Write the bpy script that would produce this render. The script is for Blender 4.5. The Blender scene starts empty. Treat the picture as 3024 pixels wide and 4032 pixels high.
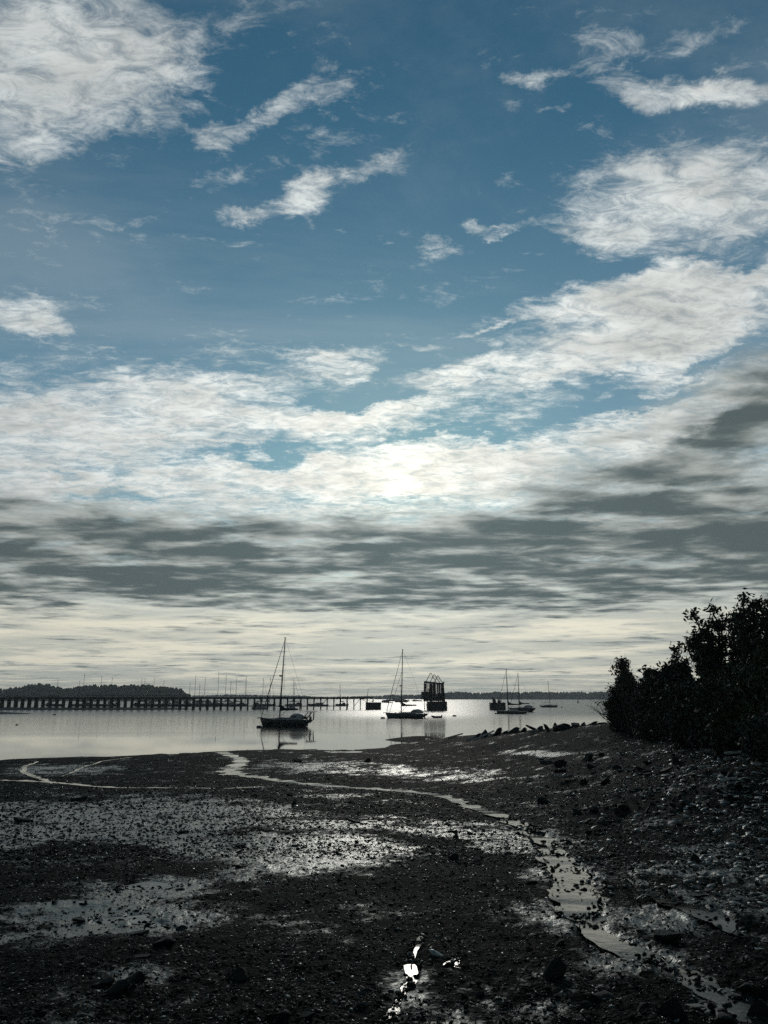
import bpy, bmesh, math, random
import numpy as np
from mathutils import Vector, Matrix
random.seed(7); np.random.seed(7)
R = math.radians
S = bpy.context.scene
C = S.collection

# ------------------------------------------------------------------ camera
EH = 4.6                       # eye height above the low-tide water
PITCH = R(14.1)
FPX = 2912.0                   # focal length in photo pixels
cp, sp = math.cos(PITCH), math.sin(PITCH)
def ray(px, py):
    u = (px-1512)/FPX; v = (2016-py)/FPX
    return Vector((u, cp - v*sp, sp + v*cp))
def P(px, py, z=0.0):          # point where that line of sight meets height z
    r = ray(px, py); t = (z-EH)/r.z
    return Vector((r.x*t, r.y*t, z))
def D(px, py, Y):              # point on that line of sight at ground distance Y
    r = ray(px, py); t = Y/r.y
    return Vector((r.x*t, Y, EH + r.z*t))
cam = bpy.data.cameras.new("camera"); co = bpy.data.objects.new("camera", cam); C.objects.link(co)
co.location = (0, 0, EH); co.rotation_euler = (R(90)+PITCH, 0, 0)
cam.sensor_fit = 'VERTICAL'; cam.sensor_height = 36; cam.lens = 26.0
cam.clip_start = 0.05; cam.clip_end = 30000
S.camera = co
S.view_settings.view_transform = 'Standard'; S.view_settings.look = 'None'
S.view_settings.exposure = 0.22; S.view_settings.gamma = 1.0
S.render.film_transparent = False
S.cycles.use_denoising = False
S.cycles.max_bounces = 6; S.cycles.volume_bounces = 1; S.cycles.caustics_reflective = False
S.cycles.caustics_refractive = False; S.cycles.sample_clamp_indirect = 8

SUN_AZ = math.degrees(math.atan2(ray(1590, 1896).x, ray(1590, 1896).y))
SUN_EL = 16.4
# ------------------------------------------------------------------ node helper
class NT:
    def __init__(s, nt): s.nt = nt; nt.nodes.clear()
    def n(s, t, **k):
        o = s.nt.nodes.new(t)
        for a, b in k.items(): setattr(o, a, b)
        return o
    def l(s, a, b): s.nt.links.new(a, b)
    def put(s, sock, v):
        if hasattr(v, 'is_linked') or hasattr(v, 'links'): s.l(v, sock)
        else: sock.default_value = v
    def m(s, op, a, b=None, c=None, clamp=False):
        o = s.n('ShaderNodeMath', operation=op, use_clamp=clamp)
        for i, v in enumerate((a, b, c)):
            if v is not None: s.put(o.inputs[i], v)
        return o.outputs[0]
    def vm(s, op, a, b=None, scale=None):
        o = s.n('ShaderNodeVectorMath', operation=op)
        s.put(o.inputs[0], a)
        if b is not None: s.put(o.inputs[1], b)
        if scale is not None: s.put(o.inputs['Scale'], scale)
        return o.outputs['Value'] if op in ('LENGTH', 'DOT_PRODUCT', 'DISTANCE') else o.outputs['Vector']
    def mr(s, v, a, b, c=0.0, d=1.0, smooth=True):
        o = s.n('ShaderNodeMapRange', interpolation_type='SMOOTHSTEP' if smooth else 'LINEAR', clamp=True)
        for i, x in zip((0, 1, 2, 3, 4), (v, a, b, c, d)): s.put(o.inputs[i], x)
        return o.outputs[0]
    def mix(s, f, a, b):
        o = s.n('ShaderNodeMix', data_type='RGBA'); s.put(o.inputs[0], f)
        for i, x in ((6, a), (7, b)):
            if isinstance(x, tuple) and len(x) == 3: x = x + (1,)
            s.put(o.inputs[i], x)
        return o.outputs[2]
    def noise(s, vec, scale, detail=5, rough=0.55, dist=0.0, col=False, lac=2.0):
        o = s.n('ShaderNodeTexNoise'); o.normalize = True
        s.l(vec, o.inputs['Vector'])
        for k, x in (('Scale', scale), ('Detail', detail), ('Roughness', rough), ('Distortion', dist), ('Lacunarity', lac)): o.inputs[k].default_value = x
        return o.outputs['Color'] if col else o.outputs[0]
    def mapv(s, vec, loc=(0,0,0), rot=(0,0,0), scale=(1,1,1), typ='POINT'):
        o = s.n('ShaderNodeMapping', vector_type=typ); s.l(vec, o.inputs[0])
        o.inputs[1].default_value = loc; o.inputs[2].default_value = rot; o.inputs[3].default_value = scale
        return o.outputs[0]
    def xyz(s, x, y, z=0.0):
        o = s.n('ShaderNodeCombineXYZ')
        for i, v in enumerate((x, y, z)): s.put(o.inputs[i], v)
        return o.outputs[0]
    def sep(s, v):
        o = s.n('ShaderNodeSeparateXYZ'); s.l(v, o.inputs[0]); return o.outputs
# ------------------------------------------------------------------ sky and light
W = bpy.data.worlds.new("World"); S.world = W; W.use_nodes = True
W.cycles.sampling_method = 'MANUAL'; W.cycles.sample_map_resolution = 512
t = NT(W.node_tree)
tc = t.n('ShaderNodeTexCoord')
dirv = t.vm('NORMALIZE', tc.outputs['Generated'])
dx, dy, dz = t.sep(dirv)
az = t.m('ARCTAN2', dx, dy); el = t.m('ARCSINE', dz)
AE = t.xyz(az, el, 0.0)
# cloud layer seen in perspective (a sheet overhead, curving down at the horizon)
den = t.m('ADD', t.m('MAXIMUM', dz, 0.0), 0.13)
pl = t.xyz(t.m('DIVIDE', dx, den), t.m('DIVIDE', dy, den), 0.0)
den2 = t.m('ADD', t.m('MAXIMUM', dz, 0.0), 0.035)
pl2 = t.xyz(t.m('DIVIDE', dx, den2), t.m('DIVIDE', dy, den2), 7.3)
# ragged outlines: warp the placement coordinates
wn = t.noise(pl, 3.4, 8, 0.66, 0.0, col=True)
wn2 = t.vm('SUBTRACT', wn, (0.5, 0.5, 0.5))
AEw = t.vm('ADD', AE, t.vm('MULTIPLY', wn2, (0.19, 0.13, 0.0)))
def azel(X, Y):                # photo position (1659-wide) -> azimuth / elevation
    r = ray(X*3024/1659, Y*3024/1659).normalized()
    return np.array([math.atan2(r.x, r.y), math.asin(r.z)])
def blob(X, Y, rx, ry, rot=0, w=1.0, src=None):
    c = azel(X, Y); a = R(rot)
    e1 = azel(X+rx*math.cos(a), Y-rx*math.sin(a)) - c
    e2 = azel(X+ry*math.sin(a), Y+ry*math.cos(a)) - c
    ln = float(np.hypot(*e1)); lw = float(np.hypot(*e2)); an = math.atan2(e1[1], e1[0])
    m = t.mapv(src or AEw, (c[0], c[1], 0), (0, 0, an), (ln, lw, 1), 'TEXTURE')
    return t.mr(t.vm('LENGTH', m), 0.25, 1.15, w, 0.0)
def total(L, base):
    s_ = base
    for b in L: s_ = t.m('ADD', s_, b)
    return s_
HIGH = [ # X, Y, rx, ry, rot, weight
 (120,130,350,215,-8,1.0),(250,60,260,120,0,.5),(40,310,150,60,0,.5),(395,120,70,90,0,.3),
 (640,170,150,46,28,.62),(540,225,90,34,20,.5),(740,150,80,50,0,.3),(470,285,70,46,20,.7),(450,372,75,24,15,.6),(960,170,160,90,0,-.5),(980,400,90,60,0,-.3),(560,560,400,70,0,-.3),(250,600,150,90,0,-.2),
 (672,425,95,60,5,1.1),(800,370,150,38,14,.75),(880,385,60,30,0,.4),(540,452,85,28,0,.75),
 (1150,143,95,26,8,.7),(1300,75,120,42,5,.6),(1540,42,130,38,8,.6),(1420,165,220,50,-4,.8),(1590,185,140,48,-8,.8),(1180,228,60,14,4,.4),
 (1450,420,330,130,4,.9),(1580,400,200,90,0,.4),(1300,500,170,50,5,.6),(1060,512,130,18,3,.65),(935,552,80,22,12,.6),
 (1330,640,400,50,13,1.2),(1500,640,330,120,12,.8),(1550,600,220,60,8,.7),(1060,710,100,12,12,.6),(1380,730,400,72,10,1.2),(1100,815,330,40,9,1.0),(1480,800,240,40,16,.5),(1480,690,250,90,10,.5),
 (1500,860,420,40,22,.5),
 (40,680,130,62,-18,1.0),(110,730,60,25,-25,.5),(200,770,60,13,0,.4),(890,745,70,12,-5,.4),(640,695,60,10,-5,.3),
 (380,850,190,75,-6,.8),(90,880,200,60,5,.6),(560,850,200,45,5,.6),(720,785,130,42,8,.9),(200,940,330,70,0,.8),(700,915,330,36,3,.8),(880,885,240,24,6,.6),
 (60,1040,230,60,0,.8),(460,1040,280,40,3,.6),(880,1020,340,70,4,1.0),(1150,960,200,40,15,.4),(1450,930,300,70,18,.6),
 # clear gaps
 (760,862,170,20,2,-.7),(210,1058,150,16,-6,-.8),(590,985,210,22,5,-.8),(950,945,200,14,6,-.6),(1080,950,80,20,-10,-.6),
 (1330,870,250,18,14,-.8),(1560,775,160,14,18,-.8),(1520,545,200,12,4,-.25),(1250,580,180,14,5,-.4),(90,960,60,14,0,-.4),
]
e_deg = t.m('MULTIPLY', el, 180/math.pi)
base = t.m('ADD', t.mr(e_deg, 27.0, 15.5, 0.0, 0.85), -0.03)
cov = total([blob(*b) for b in HIGH], base)
rp = t.mapv(pl, (0,0,0), (0,0,R(-55)), (0.75,1.3,1.0))
f1 = t.noise(rp, 4.8, 10, 0.70, 0.25)
f2 = t.noise(t.mapv(pl, (2,5,0), (0,0,R(-25)), (0.8,1.5,1.0)), 19.0, 8, 0.74, 0.6)
fn = t.m('ADD', t.m('MULTIPLY', f1, 0.58), t.m('MULTIPLY', f2, 0.42))
dens_raw = t.m('ADD', t.m('MULTIPLY', cov, 0.66), t.m('MULTIPLY', t.m('SUBTRACT', fn, 0.5), 3.1))
hi = t.m('MULTIPLY', t.m('POWER', t.mr(dens_raw, 0.06, 1.10), 0.8), t.mr(f2, 0.28, 0.56, 0.66, 1.0))
# low dark bank
BANK_T = azel(830, 1075)[1]
slope = t.m('MULTIPLY', t.mr(az, 0.03, 0.55, 0.0, 1.0), 0.165)      # its top climbs to the right
bt = t.m('ADD', slope, BANK_T)
bw = t.noise(t.mapv(pl2, (0,0,0), (0,0,R(6)), scale=(0.8,1,1)), 1.7, 6, 0.55, 0.3)
bw2 = t.noise(t.mapv(pl2, (3,1,0), (0,0,R(-5)), (0.8,1,1)), 4.6, 7, 0.55, 0.3)
bn = t.m('ADD', t.m('MULTIPLY', bw, 0.66), t.m('MULTIPLY', bw2, 0.34))
up = t.mr(t.m('SUBTRACT', t.m('ADD', el, t.m('MULTIPLY', t.m('SUBTRACT', bw, 0.5), 0.20)), bt), 0.045, -0.060)
dn = t.mr(el, azel(830, 1365)[1], azel(830, 1270)[1], 0.0, 1.0)
bankc = t.m('ADD', t.m('MULTIPLY', t.m('MULTIPLY', up, t.m('ADD', t.m('MULTIPLY', dn, 0.5), 0.22)), t.m('ADD', t.mr(el, azel(830, 1080)[1], azel(830, 1170)[1], 0.0, 0.62), 0.90)), t.m('MULTIPLY', t.m('SUBTRACT', bn, 0.5), 3.7))
bankc = t.m('ADD', bankc, t.m('ADD', blob(1500, 990, 330, 80, 18, .38), blob(1640, 900, 130, 60, 30, .30)))
low = t.m('MULTIPLY', t.mr(t.m('ADD', bankc, t.m('MULTIPLY', t.m('SUBTRACT', t.noise(t.mapv(pl2, (11,4,0), (0,0,R(3)), (0.8,1.3,1)), 5.0, 6, 0.55, 0.3), 0.5), 0.8)), 0.12, 1.0), t.mr(up, 0.0, 0.45))
# sun proximity (glow of the veiled sun inside the cloud)
sv = Vector((math.sin(R(SUN_AZ))*math.cos(R(SUN_EL)), math.cos(R(SUN_AZ))*math.cos(R(SUN_EL)), math.sin(R(SUN_EL))))
ang = t.m('ARCCOSINE', t.vm('DOT_PRODUCT', dirv, tuple(sv)))
g1 = t.m('EXPONENT', t.m('DIVIDE', ang, -0.055))
g2 = t.m('EXPONENT', t.m('DIVIDE', ang, -0.30))
g3 = t.m('EXPONENT', t.m('DIVIDE', ang, -0.75))
shade = t.m('MULTIPLY', t.mr(f2, 0.32, 0.66, 0.82, 1.12), t.mr(t.noise(t.mapv(pl, (4,4,0), (0,0,R(-40)), (.9,1.4,1)), 7.0, 6, .6, .3), 0.35, 0.65, 0.84, 1.10))
thick = t.mr(dens_raw, 0.45, 1.5, 1.06, 0.80)
cb = t.m('MULTIPLY', t.m('MULTIPLY', shade, thick), t.m('ADD', t.m('ADD', t.m('MULTIPLY', g3, 0.46), 0.34), t.m('ADD', t.m('MULTIPLY', g2, 0.20), t.m('MULTIPLY', g1, 0.28))))
hicol = t.vm('SCALE', t.mix(g2, (0.94, 1.0, 1.0), (1.02, 1.0, 0.88)), scale=cb)
# horizon air: pale cream streaks
hs = t.noise(t.mapv(pl2, (9,2,0), (0,0,R(4)), (0.5,0.6,1)), 1.0, 7, 0.6, 0.4)
hz = t.vm('SCALE', t.mix(t.mr(hs, 0.38, 0.62), (0.56, 0.58, 0.51), (0.90, 0.86, 0.70)), scale=t.m('ADD', t.m('MULTIPLY', t.m('EXPONENT', t.m('DIVIDE', t.m('ABSOLUTE', t.m('SUBTRACT', az, R(SUN_AZ))), -0.45)), 0.35), 0.62))
hz = t.vm('SCALE', hz, scale=t.m('ADD', t.m('MULTIPLY', t.m('EXPONENT', t.m('MULTIPLY', t.m('POWER', t.m('DIVIDE', t.m('SUBTRACT', e_deg, 7.4), 1.3), 2.0), -1.0)), 0.22), 1.0))
hzf = t.mr(e_deg, 11.0, 5.0)
# the dark bank: grey, lighter at thin places
bw3 = t.noise(t.mapv(pl2, (11,4,0), (0,0,R(3)), (0.7,1.1,1)), 3.4, 7, 0.55, 0.3)
bd = t.m('ADD', bankc, t.m('MULTIPLY', t.m('SUBTRACT', bw3, 0.5), 2.4))
lowc = t.vm('SCALE', t.mix(t.mr(bd, 0.25, 1.35), (0.40, 0.425, 0.40), (0.080, 0.106, 0.108)), scale=t.m('ADD', t.m('MULTIPLY', g2, 0.6), 0.85))
sky = t.n('ShaderNodeTexSky', sky_type='NISHITA', sun_disc=False)
sky.sun_elevation = R(SUN_EL); sky.sun_rotation = R(SUN_AZ)
sky.air_density = 1.0; sky.dust_density = 0.15; sky.ozone_density = 3.0
skyc = t.vm('MULTIPLY', sky.outputs[0], (0.46, 0.80, 0.72))
veil = t.m('ADD', t.mr(e_deg, 44, 12, 0.0, 0.20), t.m('MULTIPLY', t.mr(t.noise(t.mapv(pl, (8,2,0), (0,0,R(-50)), (.6,1.5,1)), 1.8, 8, .65, .4), .40, .72), .16))
skyc = t.mix(veil, skyc, (6.4, 7.0, 7.0))
bg = t.n('ShaderNodeBackground'); t.l(skyc, bg.inputs[0]); bg.inputs[1].default_value = 0.070
def bgc(c):
    b = t.n('ShaderNodeBackground'); t.l(c, b.inputs[0]); b.inputs[1].default_value = 1.0; return b.outputs[0]
def mixs(f, a, b):
    o = t.n('ShaderNodeMixShader'); t.put(o.inputs[0], f); t.l(a, o.inputs[1]); t.l(b, o.inputs[2]); return o.outputs[0]
sh = mixs(hi, bg.outputs[0], bgc(hicol))
sh = mixs(hzf, sh, bgc(hz))
sh = mixs(low, sh, bgc(lowc))
o = t.n('ShaderNodeOutputWorld'); t.l(sh, o.inputs[0])

sun = bpy.data.lights.new("sun", 'SUN'); sun.energy = 0.25; sun.angle = R(11); sun.color = (1, 0.95, 0.86)
so = bpy.data.objects.new("sun", sun); C.objects.link(so)
so.rotation_euler = (-sv).to_track_quat('-Z', 'Y').to_euler()
# ------------------------------------------------------------------ numpy noise
_rs = np.random.RandomState(11); _perm = _rs.permutation(256); _perm = np.concatenate([_perm, _perm]); _g = _rs.uniform(-1, 1, (256, 2))
_g /= np.linalg.norm(_g, axis=1)[:, None]
def perlin(x, y):
    xi = np.floor(x).astype(int); yi = np.floor(y).astype(int); xf = x-xi; yf = y-yi
    u = xf**3*(xf*(xf*6-15)+10); v = yf**3*(yf*(yf*6-15)+10)
    def gr(ix, iy, fx, fy):
        g = _g[_perm[_perm[ix & 255] + (iy & 255)]]; return g[..., 0]*fx + g[..., 1]*fy
    a = gr(xi, yi, xf, yf); b = gr(xi+1, yi, xf-1, yf); c = gr(xi, yi+1, xf, yf-1); d = gr(xi+1, yi+1, xf-1, yf-1)
    return (a*(1-u)+b*u)*(1-v) + (c*(1-u)+d*u)*v
def fbm(x, y, o=5, ro=0.5):
    s = 0; a = 1
    for i in range(o): s = s + a*perlin(x*2**i+i*17.3, y*2**i+i*9.1); a *= ro
    return s
# ------------------------------------------------------------------ object helpers
def link(o, parent=None):
    C.objects.link(o)
    if parent is not None: o.parent = parent
    return o
def tag(o, label=None, cat=None, group=None, kind=None):
    for k, v in (('label', label), ('category', cat), ('group', group), ('kind', kind)):
        if v: o[k] = v
    return o
def empty(name, loc, rz=0.0, label=None, cat=None, group=None):
    o = bpy.data.objects.new(name, None); C.objects.link(o); o.location = loc; o.rotation_euler = (0, 0, rz)
    o.empty_display_size = 0.3
    return tag(o, label, cat, group)
def mesh_np(name, V, F, mat, parent=None, smooth=False):
    """V (n,3) array, F (m,k) int array"""
    V = np.asarray(V, dtype=np.float32); F = np.asarray(F, dtype=np.int32); k = F.shape[1]
    me = bpy.data.meshes.new(name); me.vertices.add(len(V)); me.vertices.foreach_set('co', V.ravel())
    me.loops.add(F.size); me.loops.foreach_set('vertex_index', F.ravel()); me.polygons.add(len(F))
    me.polygons.foreach_set('loop_start', np.arange(0, F.size, k, dtype=np.int32))
    me.polygons.foreach_set('loop_total', np.full(len(F), k, dtype=np.int32))
    if smooth: me.polygons.foreach_set('use_smooth', np.ones(len(F), dtype=bool))
    me.update(calc_edges=True); me.validate()
    if mat: me.materials.append(mat)
    return link(bpy.data.objects.new(name, me), parent)
class MB:
    """collects shapes for one mesh"""
    def __init__(s): s.bm = bmesh.new()
    def box(s, c, size, rz=0.0, rot=None, taper=1.0):
        m = Matrix.Translation(Vector(c)) @ (rot.to_4x4() if rot is not None else Matrix.Rotation(rz, 4, 'Z'))
        r_ = bmesh.ops.create_cube(s.bm, size=1.0)
        for v in r_['verts']:
            p = Vector((v.co.x*size[0], v.co.y*size[1], v.co.z*size[2]))
            if v.co.z > 0: p.x *= taper; p.y *= taper
            v.co = m @ p
        return s
    def bar(s, a, b, r1, r2=None, n=6, cap=True):
        a = Vector(a); b = Vector(b); r2 = r1 if r2 is None else r2
        d = (b-a); L = d.length
        if L < 1e-6: return s
        q = d.to_track_quat('Z', 'Y').to_matrix()
        A, B = [], []
        for i in range(n):
            t_ = 2*math.pi*i/n; o_ = q @ Vector((math.cos(t_), math.sin(t_), 0))
            A.append(s.bm.verts.new(a+o_*r1)); B.append(s.bm.verts.new(b+o_*r2))
        for i in range(n):
            j = (i+1) % n; s.bm.faces.new((A[i], A[j], B[j], B[i]))
        if cap: s.bm.faces.new(A[::-1]); s.bm.faces.new(B)
        return s
    def tube(s, pts, r, n=6):
        rr = r if isinstance(r, (list, tuple)) else [r]*len(pts)
        for i in range(len(pts)-1): s.bar(pts[i], pts[i+1], rr[i], rr[i+1], n)
        return s
    def loft(s, secs, close=False, cap=True):
        rows = [[s.bm.verts.new(p) for p in sec] for sec in secs]
        n = len(rows[0])
        for a, b in zip(rows[:-1], rows[1:]):
            for i in range(n if close else n-1):
                j = (i+1) % n
                try: s.bm.faces.new((a[i], a[j], b[j], b[i]))
                except ValueError: pass
        if cap and close:
            for rw in (rows[0][::-1], rows[-1]):
                try: s.bm.faces.new(rw)
                except ValueError: pass
        return s
    def prism(s, pts, d):           # polygon extruded by vector d
        A = [s.bm.verts.new(p) for p in pts]; B = [s.bm.verts.new(Vector(p)+Vector(d)) for p in pts]; n = len(A)
        s.bm.faces.new(A[::-1]); s.bm.faces.new(B)
        for i in range(n): s.bm.faces.new((A[i], A[(i+1) % n], B[(i+1) % n], B[i]))
        return s
    def ball(s, c, r, sub=2, scale=(1,1,1)):
        g = bmesh.ops.create_icosphere(s.bm, subdivisions=sub, radius=r)
        for v in g['verts']: v.co = Vector(c) + Vector((v.co.x*scale[0], v.co.y*scale[1], v.co.z*scale[2]))
        return s
    def build(s, name, mat, parent=None, smooth=False):
        me = bpy.data.meshes.new(name); bmesh.ops.recalc_face_normals(s.bm, faces=s.bm.faces)
        s.bm.to_mesh(me); s.bm.free()
        if mat: me.materials.append(mat)
        if smooth:
            for p in me.polygons: p.use_smooth = True
        return link(bpy.data.objects.new(name, me), parent)
# ------------------------------------------------------------------ materials
MATS = {}
def pmat(name, col, rough=0.6, spec=0.5, metal=0.0, var=0.25, scale=6.0, bump=0.0, coat=0.0):
    if name in MATS: return MATS[name]
    m = bpy.data.materials.new(name); m.use_nodes = True; q = NT(m.node_tree)
    o_ = q.n('ShaderNodeOutputMaterial'); b = q.n('ShaderNodeBsdfPrincipled'); q.l(b.outputs[0], o_.inputs[0])
    c_ = q.n('ShaderNodeTexCoord').outputs['Object']
    nz = q.noise(c_, scale, 6, 0.6)
    lo = tuple(x*(1-var) for x in col); hi_ = tuple(min(1, x*(1+var)) for x in col)
    q.l(q.mix(q.mr(nz, 0.3, 0.7), lo, hi_), b.inputs['Base Color'])
    b.inputs['Roughness'].default_value = rough; b.inputs['Specular IOR Level'].default_value = spec
    b.inputs['Metallic'].default_value = metal; b.inputs['Coat Weight'].default_value = coat
    if bump:
        bp = q.n('ShaderNodeBump'); q.l(nz, bp.inputs['Height']); bp.inputs['Strength'].default_value = bump; bp.inputs['Distance'].default_value = 0.02
        q.l(bp.outputs[0], b.inputs['Normal'])
    MATS[name] = m; return m
# ------------------------------------------------------------------ terrain: the tidal flat and its bank
CP = []                          # (X, Y, Z) control points
prof = [(-14,3.6),(-6,3.25),(0,3.0),(5,2.74),(10,2.42),(15,2.08),(20,1.75),(30,1.12),(40,.66),(50,.37),(60,.14)]
for Y, Z in prof:
    CP += [(-0.10*Y-0.5, Y, Z)]
    CP += [(-9-0.22*max(Y,0), Y, Z-0.05)]
for X, Y, Z in [(-45,10,2.1),(-45,35,.8),(-60,60,.1),(-60,75,-.5),(-80,20,1.6),(9,0,3.1),(7,5,2.85),(6,10,2.5),(5.2,15,2.1),(30,0,3.7),(20,8,3.5),(13,14,3.25),(30,20,3.6),(45,45,3.4),(60,0,3.8)]:
    CP.append((X, Y, Z))
for px, py, Y in [(2430,2850,55),(2600,2900,40),(2800,2945,28),(3000,3000,20),(2200,3000,38),(2400,3100,27),(2000,3050,38),
                  (2700,3200,18),(2900,3400,11.4),(1800,3000,48),(2200,2872,60),(2000,2888,66),(1850,2896,73),(1750,2902,79),(1650,2897,87),(1750,2935,70),(2100,2930,55),(2400,2950,43),(2650,3050,26)]:
    CP.append(tuple(D(px, py, Y)))
for px, py in [(-500,3010),(0,3000),(300,2980),(600,2965),(900,2955),(1200,2952),(1400,2946),(1550,2936),(1640,2926),(1555,2907)]:
    p = P(px, py, 0.0); CP.append((p.x, p.y, 0.0))
    if py > 2910: CP.append((p.x*1.15, p.y+16, -0.5))
CP += [(5.0,84,-.04),(9,82,.3),(8,104,-.55),(20,86,-.5),(30,76,-.2),(14,96,-.5),(-6,112,-1.2),(60,70,1.0),(50,95,-1.0),(80,110,-2),(-60,110,-1.6),(0,140,-2),(60,140,-2.5),(-90,140,-2.5),(110,60,2),(-110,60,-.6)]
CPn = np.array(CP, dtype=float)
def _U(r2): return np.where(r2 > 0, 0.5*r2*np.log(np.maximum(r2, 1e-12)), 0)
_sc = 40.0; _X = CPn[:, :2]/_sc
_K = _U(((_X[:, None]-_X[None])**2).sum(-1)) + np.eye(len(_X))*2e-3
_Pm = np.c_[np.ones(len(_X)), _X]; _A = np.block([[_K, _Pm], [_Pm.T, np.zeros((3, 3))]])
_w = np.linalg.solve(_A, np.r_[CPn[:, 2], 0, 0, 0])
def z_base(x, y):
    sh = np.shape(x); q = np.c_[np.ravel(x), np.ravel(y)].astype(float)/_sc; out = np.empty(len(q))
    for i in range(0, len(q), 60000):
        k = q[i:i+60000]; out[i:i+60000] = _U(((k[:, None]-_X[None])**2).sum(-1)) @ _w[:-3] + np.c_[np.ones(len(k)), k] @ _w[-3:]
    return out.reshape(sh)
def hit_base(px, py):            # where a line of sight meets the smooth beach
    r = ray(px, py); ys = np.linspace(2, 130, 2600); ts = ys/r.y
    zz = EH + r.z*ts - z_base(r.x*ts, ys)
    i = np.argmax(zz < 0) if (zz < 0).any() else len(ys)-1
    return Vector((r.x*ts[i], ys[i], 0))
def path(pts): return np.array([hit_base(px, py)[:2] for px, py in pts])
def seg_dist(x, y, pl, ws):      # distance to polyline and local half width
    best = np.full(np.shape(x), 1e9); bw_ = np.zeros(np.shape(x))
    for (a, b), (w0, w1) in zip(zip(pl[:-1], pl[1:]), zip(ws[:-1], ws[1:])):
        d = b-a; L2 = d @ d + 1e-9; t_ = np.clip(((x-a[0])*d[0]+(y-a[1])*d[1])/L2, 0, 1)
        dd = np.hypot(x-a[0]-t_*d[0], y-a[1]-t_*d[1])
        m_ = dd/(w0+(w1-w0)*t_) < best/np.maximum(bw_, 1e-3) if False else dd < best
        best = np.where(m_, dd, best); bw_ = np.where(m_, w0+(w1-w0)*t_, bw_)
    return best, bw_
STREAMS = [ # photo points, half width in metres
 ([(868,2962),(900,2972),(945,2988),(950,3002),(918,3020),(900,3036),(930,3048),(1000,3058),(1100,3076),(1250,3090),(1400,3098),(1560,3112),(1700,3130),(1800,3156),(1900,3188),(2010,3230),(2100,3285),(2175,3350),(2230,3420),(2265,3500),(2300,3580),(2350,3650),(2430,3705),(2530,3745),(2630,3795),(2740,3855),(2850,3915),(2960,3975),(3080,4040),(3200,4110)],
  [.30,.32,.30,.36,.42,.5,.36,.28,.20,.16,.17,.19,.18,.16,.15,.16,.16,.15,.17,.19,.17,.13,.11,.10,.10,.12,.12,.14,.14,.14]),
 ([(-60,3072),(60,3077),(180,3082),(330,3092),(500,3100),(720,3104),(900,3102),(1040,3094)],[.10,.12,.11,.09,.05,.04,.05,.03]),
 ([(210,3086),(130,3060),(90,3040),(100,3015),(150,3000)],[.07,.12,.12,.09,.05]),
 ([(240,3060),(330,3020),(400,2996),(520,2984)],[.03,.08,.06,.03]),
 ([(2460,3430),(2550,3490),(2640,3560),(2770,3595),(2890,3655),(3010,3700)],[.05,.09,.1,.12,.1,.09]),
 ([(1680,3665),(1650,3705),(1605,3760),(1640,3805),(1625,3850),(1590,3890),(1565,3935),(1550,3985),(1500,4030),(1480,4100)],[.006,.020,.006,.024,.032,.024,.014,.030,.012,.024]),
 ([(1800,3780),(1765,3805)],[.02,.03]),
 ([(2740,3960),(2800,4000),(2850,4050)],[.05,.07,.08]),
 ([(420,3500),(560,3480),(640,3490)],[.10,.16,.1]),([(400,3630),(520,3620),(640,3650)],[.08,.12,.08]),
]
SP = [(path(a), np.array(w)) for a, w in STREAMS]
WET = [ # px, py, rx, ry (photo) , weight : smooth wet mud
 (1250,3018,260,22,.55),(1500,3036,220,20,.5),(1780,3062,180,22,.55),(1860,3040,100,16,.5),(250,3030,240,22,.6),(800,3045,150,12,.3),
 (450,3205,760,75,.85),(1000,3290,520,100,.65),(750,3400,300,60,.5),(1150,3250,300,60,.5),(1250,3345,330,60,1.0),(1000,3430,240,60,.8),(1650,3250,280,26,.6),(1880,3285,160,20,.8),(1500,3215,100,12,.5),
 (560,3480,300,60,.8),(480,3620,360,85,.75),(200,3700,260,60,.4),(700,3700,260,50,.4),(850,3560,200,40,.5),(200,3600,200,50,.4),(560,3850,160,50,.5),(620,3950,220,40,.3),(330,3960,150,30,.35),
 (2050,3300,220,50,.6),(2220,3480,200,110,.7),(2450,3750,240,60,.6),(2650,3470,330,70,.45),(2900,3360,200,50,.4),(2700,3620,300,50,.4),(1280,3140,120,10,.5),
 (2120,2965,160,10,.6),(2020,2960,40,8,.5),(1600,3830,110,120,.35),(2100,3980,120,40,.3),(700,3330,420,60,.4)]
WE = []
for px, py, rx, ry, w in WET:
    c = np.array(hit_base(px, py)[:2]); a = np.array(hit_base(px+rx, py)[:2])-c; b = np.array(hit_base(px, py+ry)[:2])-np.array(hit_base(px, py-ry)[:2]); b = b/2
    WE.append((c, np.linalg.inv(np.c_[a, b]), w))
DRY = [(330,3400,330,75,1.0),(500,3420,420,50,.6),(2300,3150,420,60,.5),(1500,3500,700,70,.5),(1400,3700,900,90,.25),(2750,3050,500,70,1.0),(1750,3190,200,22,1.0),(650,3060,260,26,1.0),(1450,3175,220,14,.9),(200,2990,160,8,.4)]
DE = []
for px, py, rx, ry, w in DRY:
    c = np.array(hit_base(px, py)[:2]); a = np.array(hit_base(px+rx, py)[:2])-c; b = (np.array(hit_base(px, py+ry)[:2])-np.array(hit_base(px, py-ry)[:2]))/2
    DE.append((c, np.linalg.inv(np.c_[a, b]), w))
def _ell(x, y, L):
    s_ = np.zeros(np.shape(x))
    for c, M, w in L:
        u = M[0, 0]*(x-c[0])+M[0, 1]*(y-c[1]); v = M[1, 0]*(x-c[0])+M[1, 1]*(y-c[1])
        s_ = np.maximum(s_, w*np.clip((1.55-np.sqrt(u*u+v*v))/.95, 0, 1))
    return s_
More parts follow.
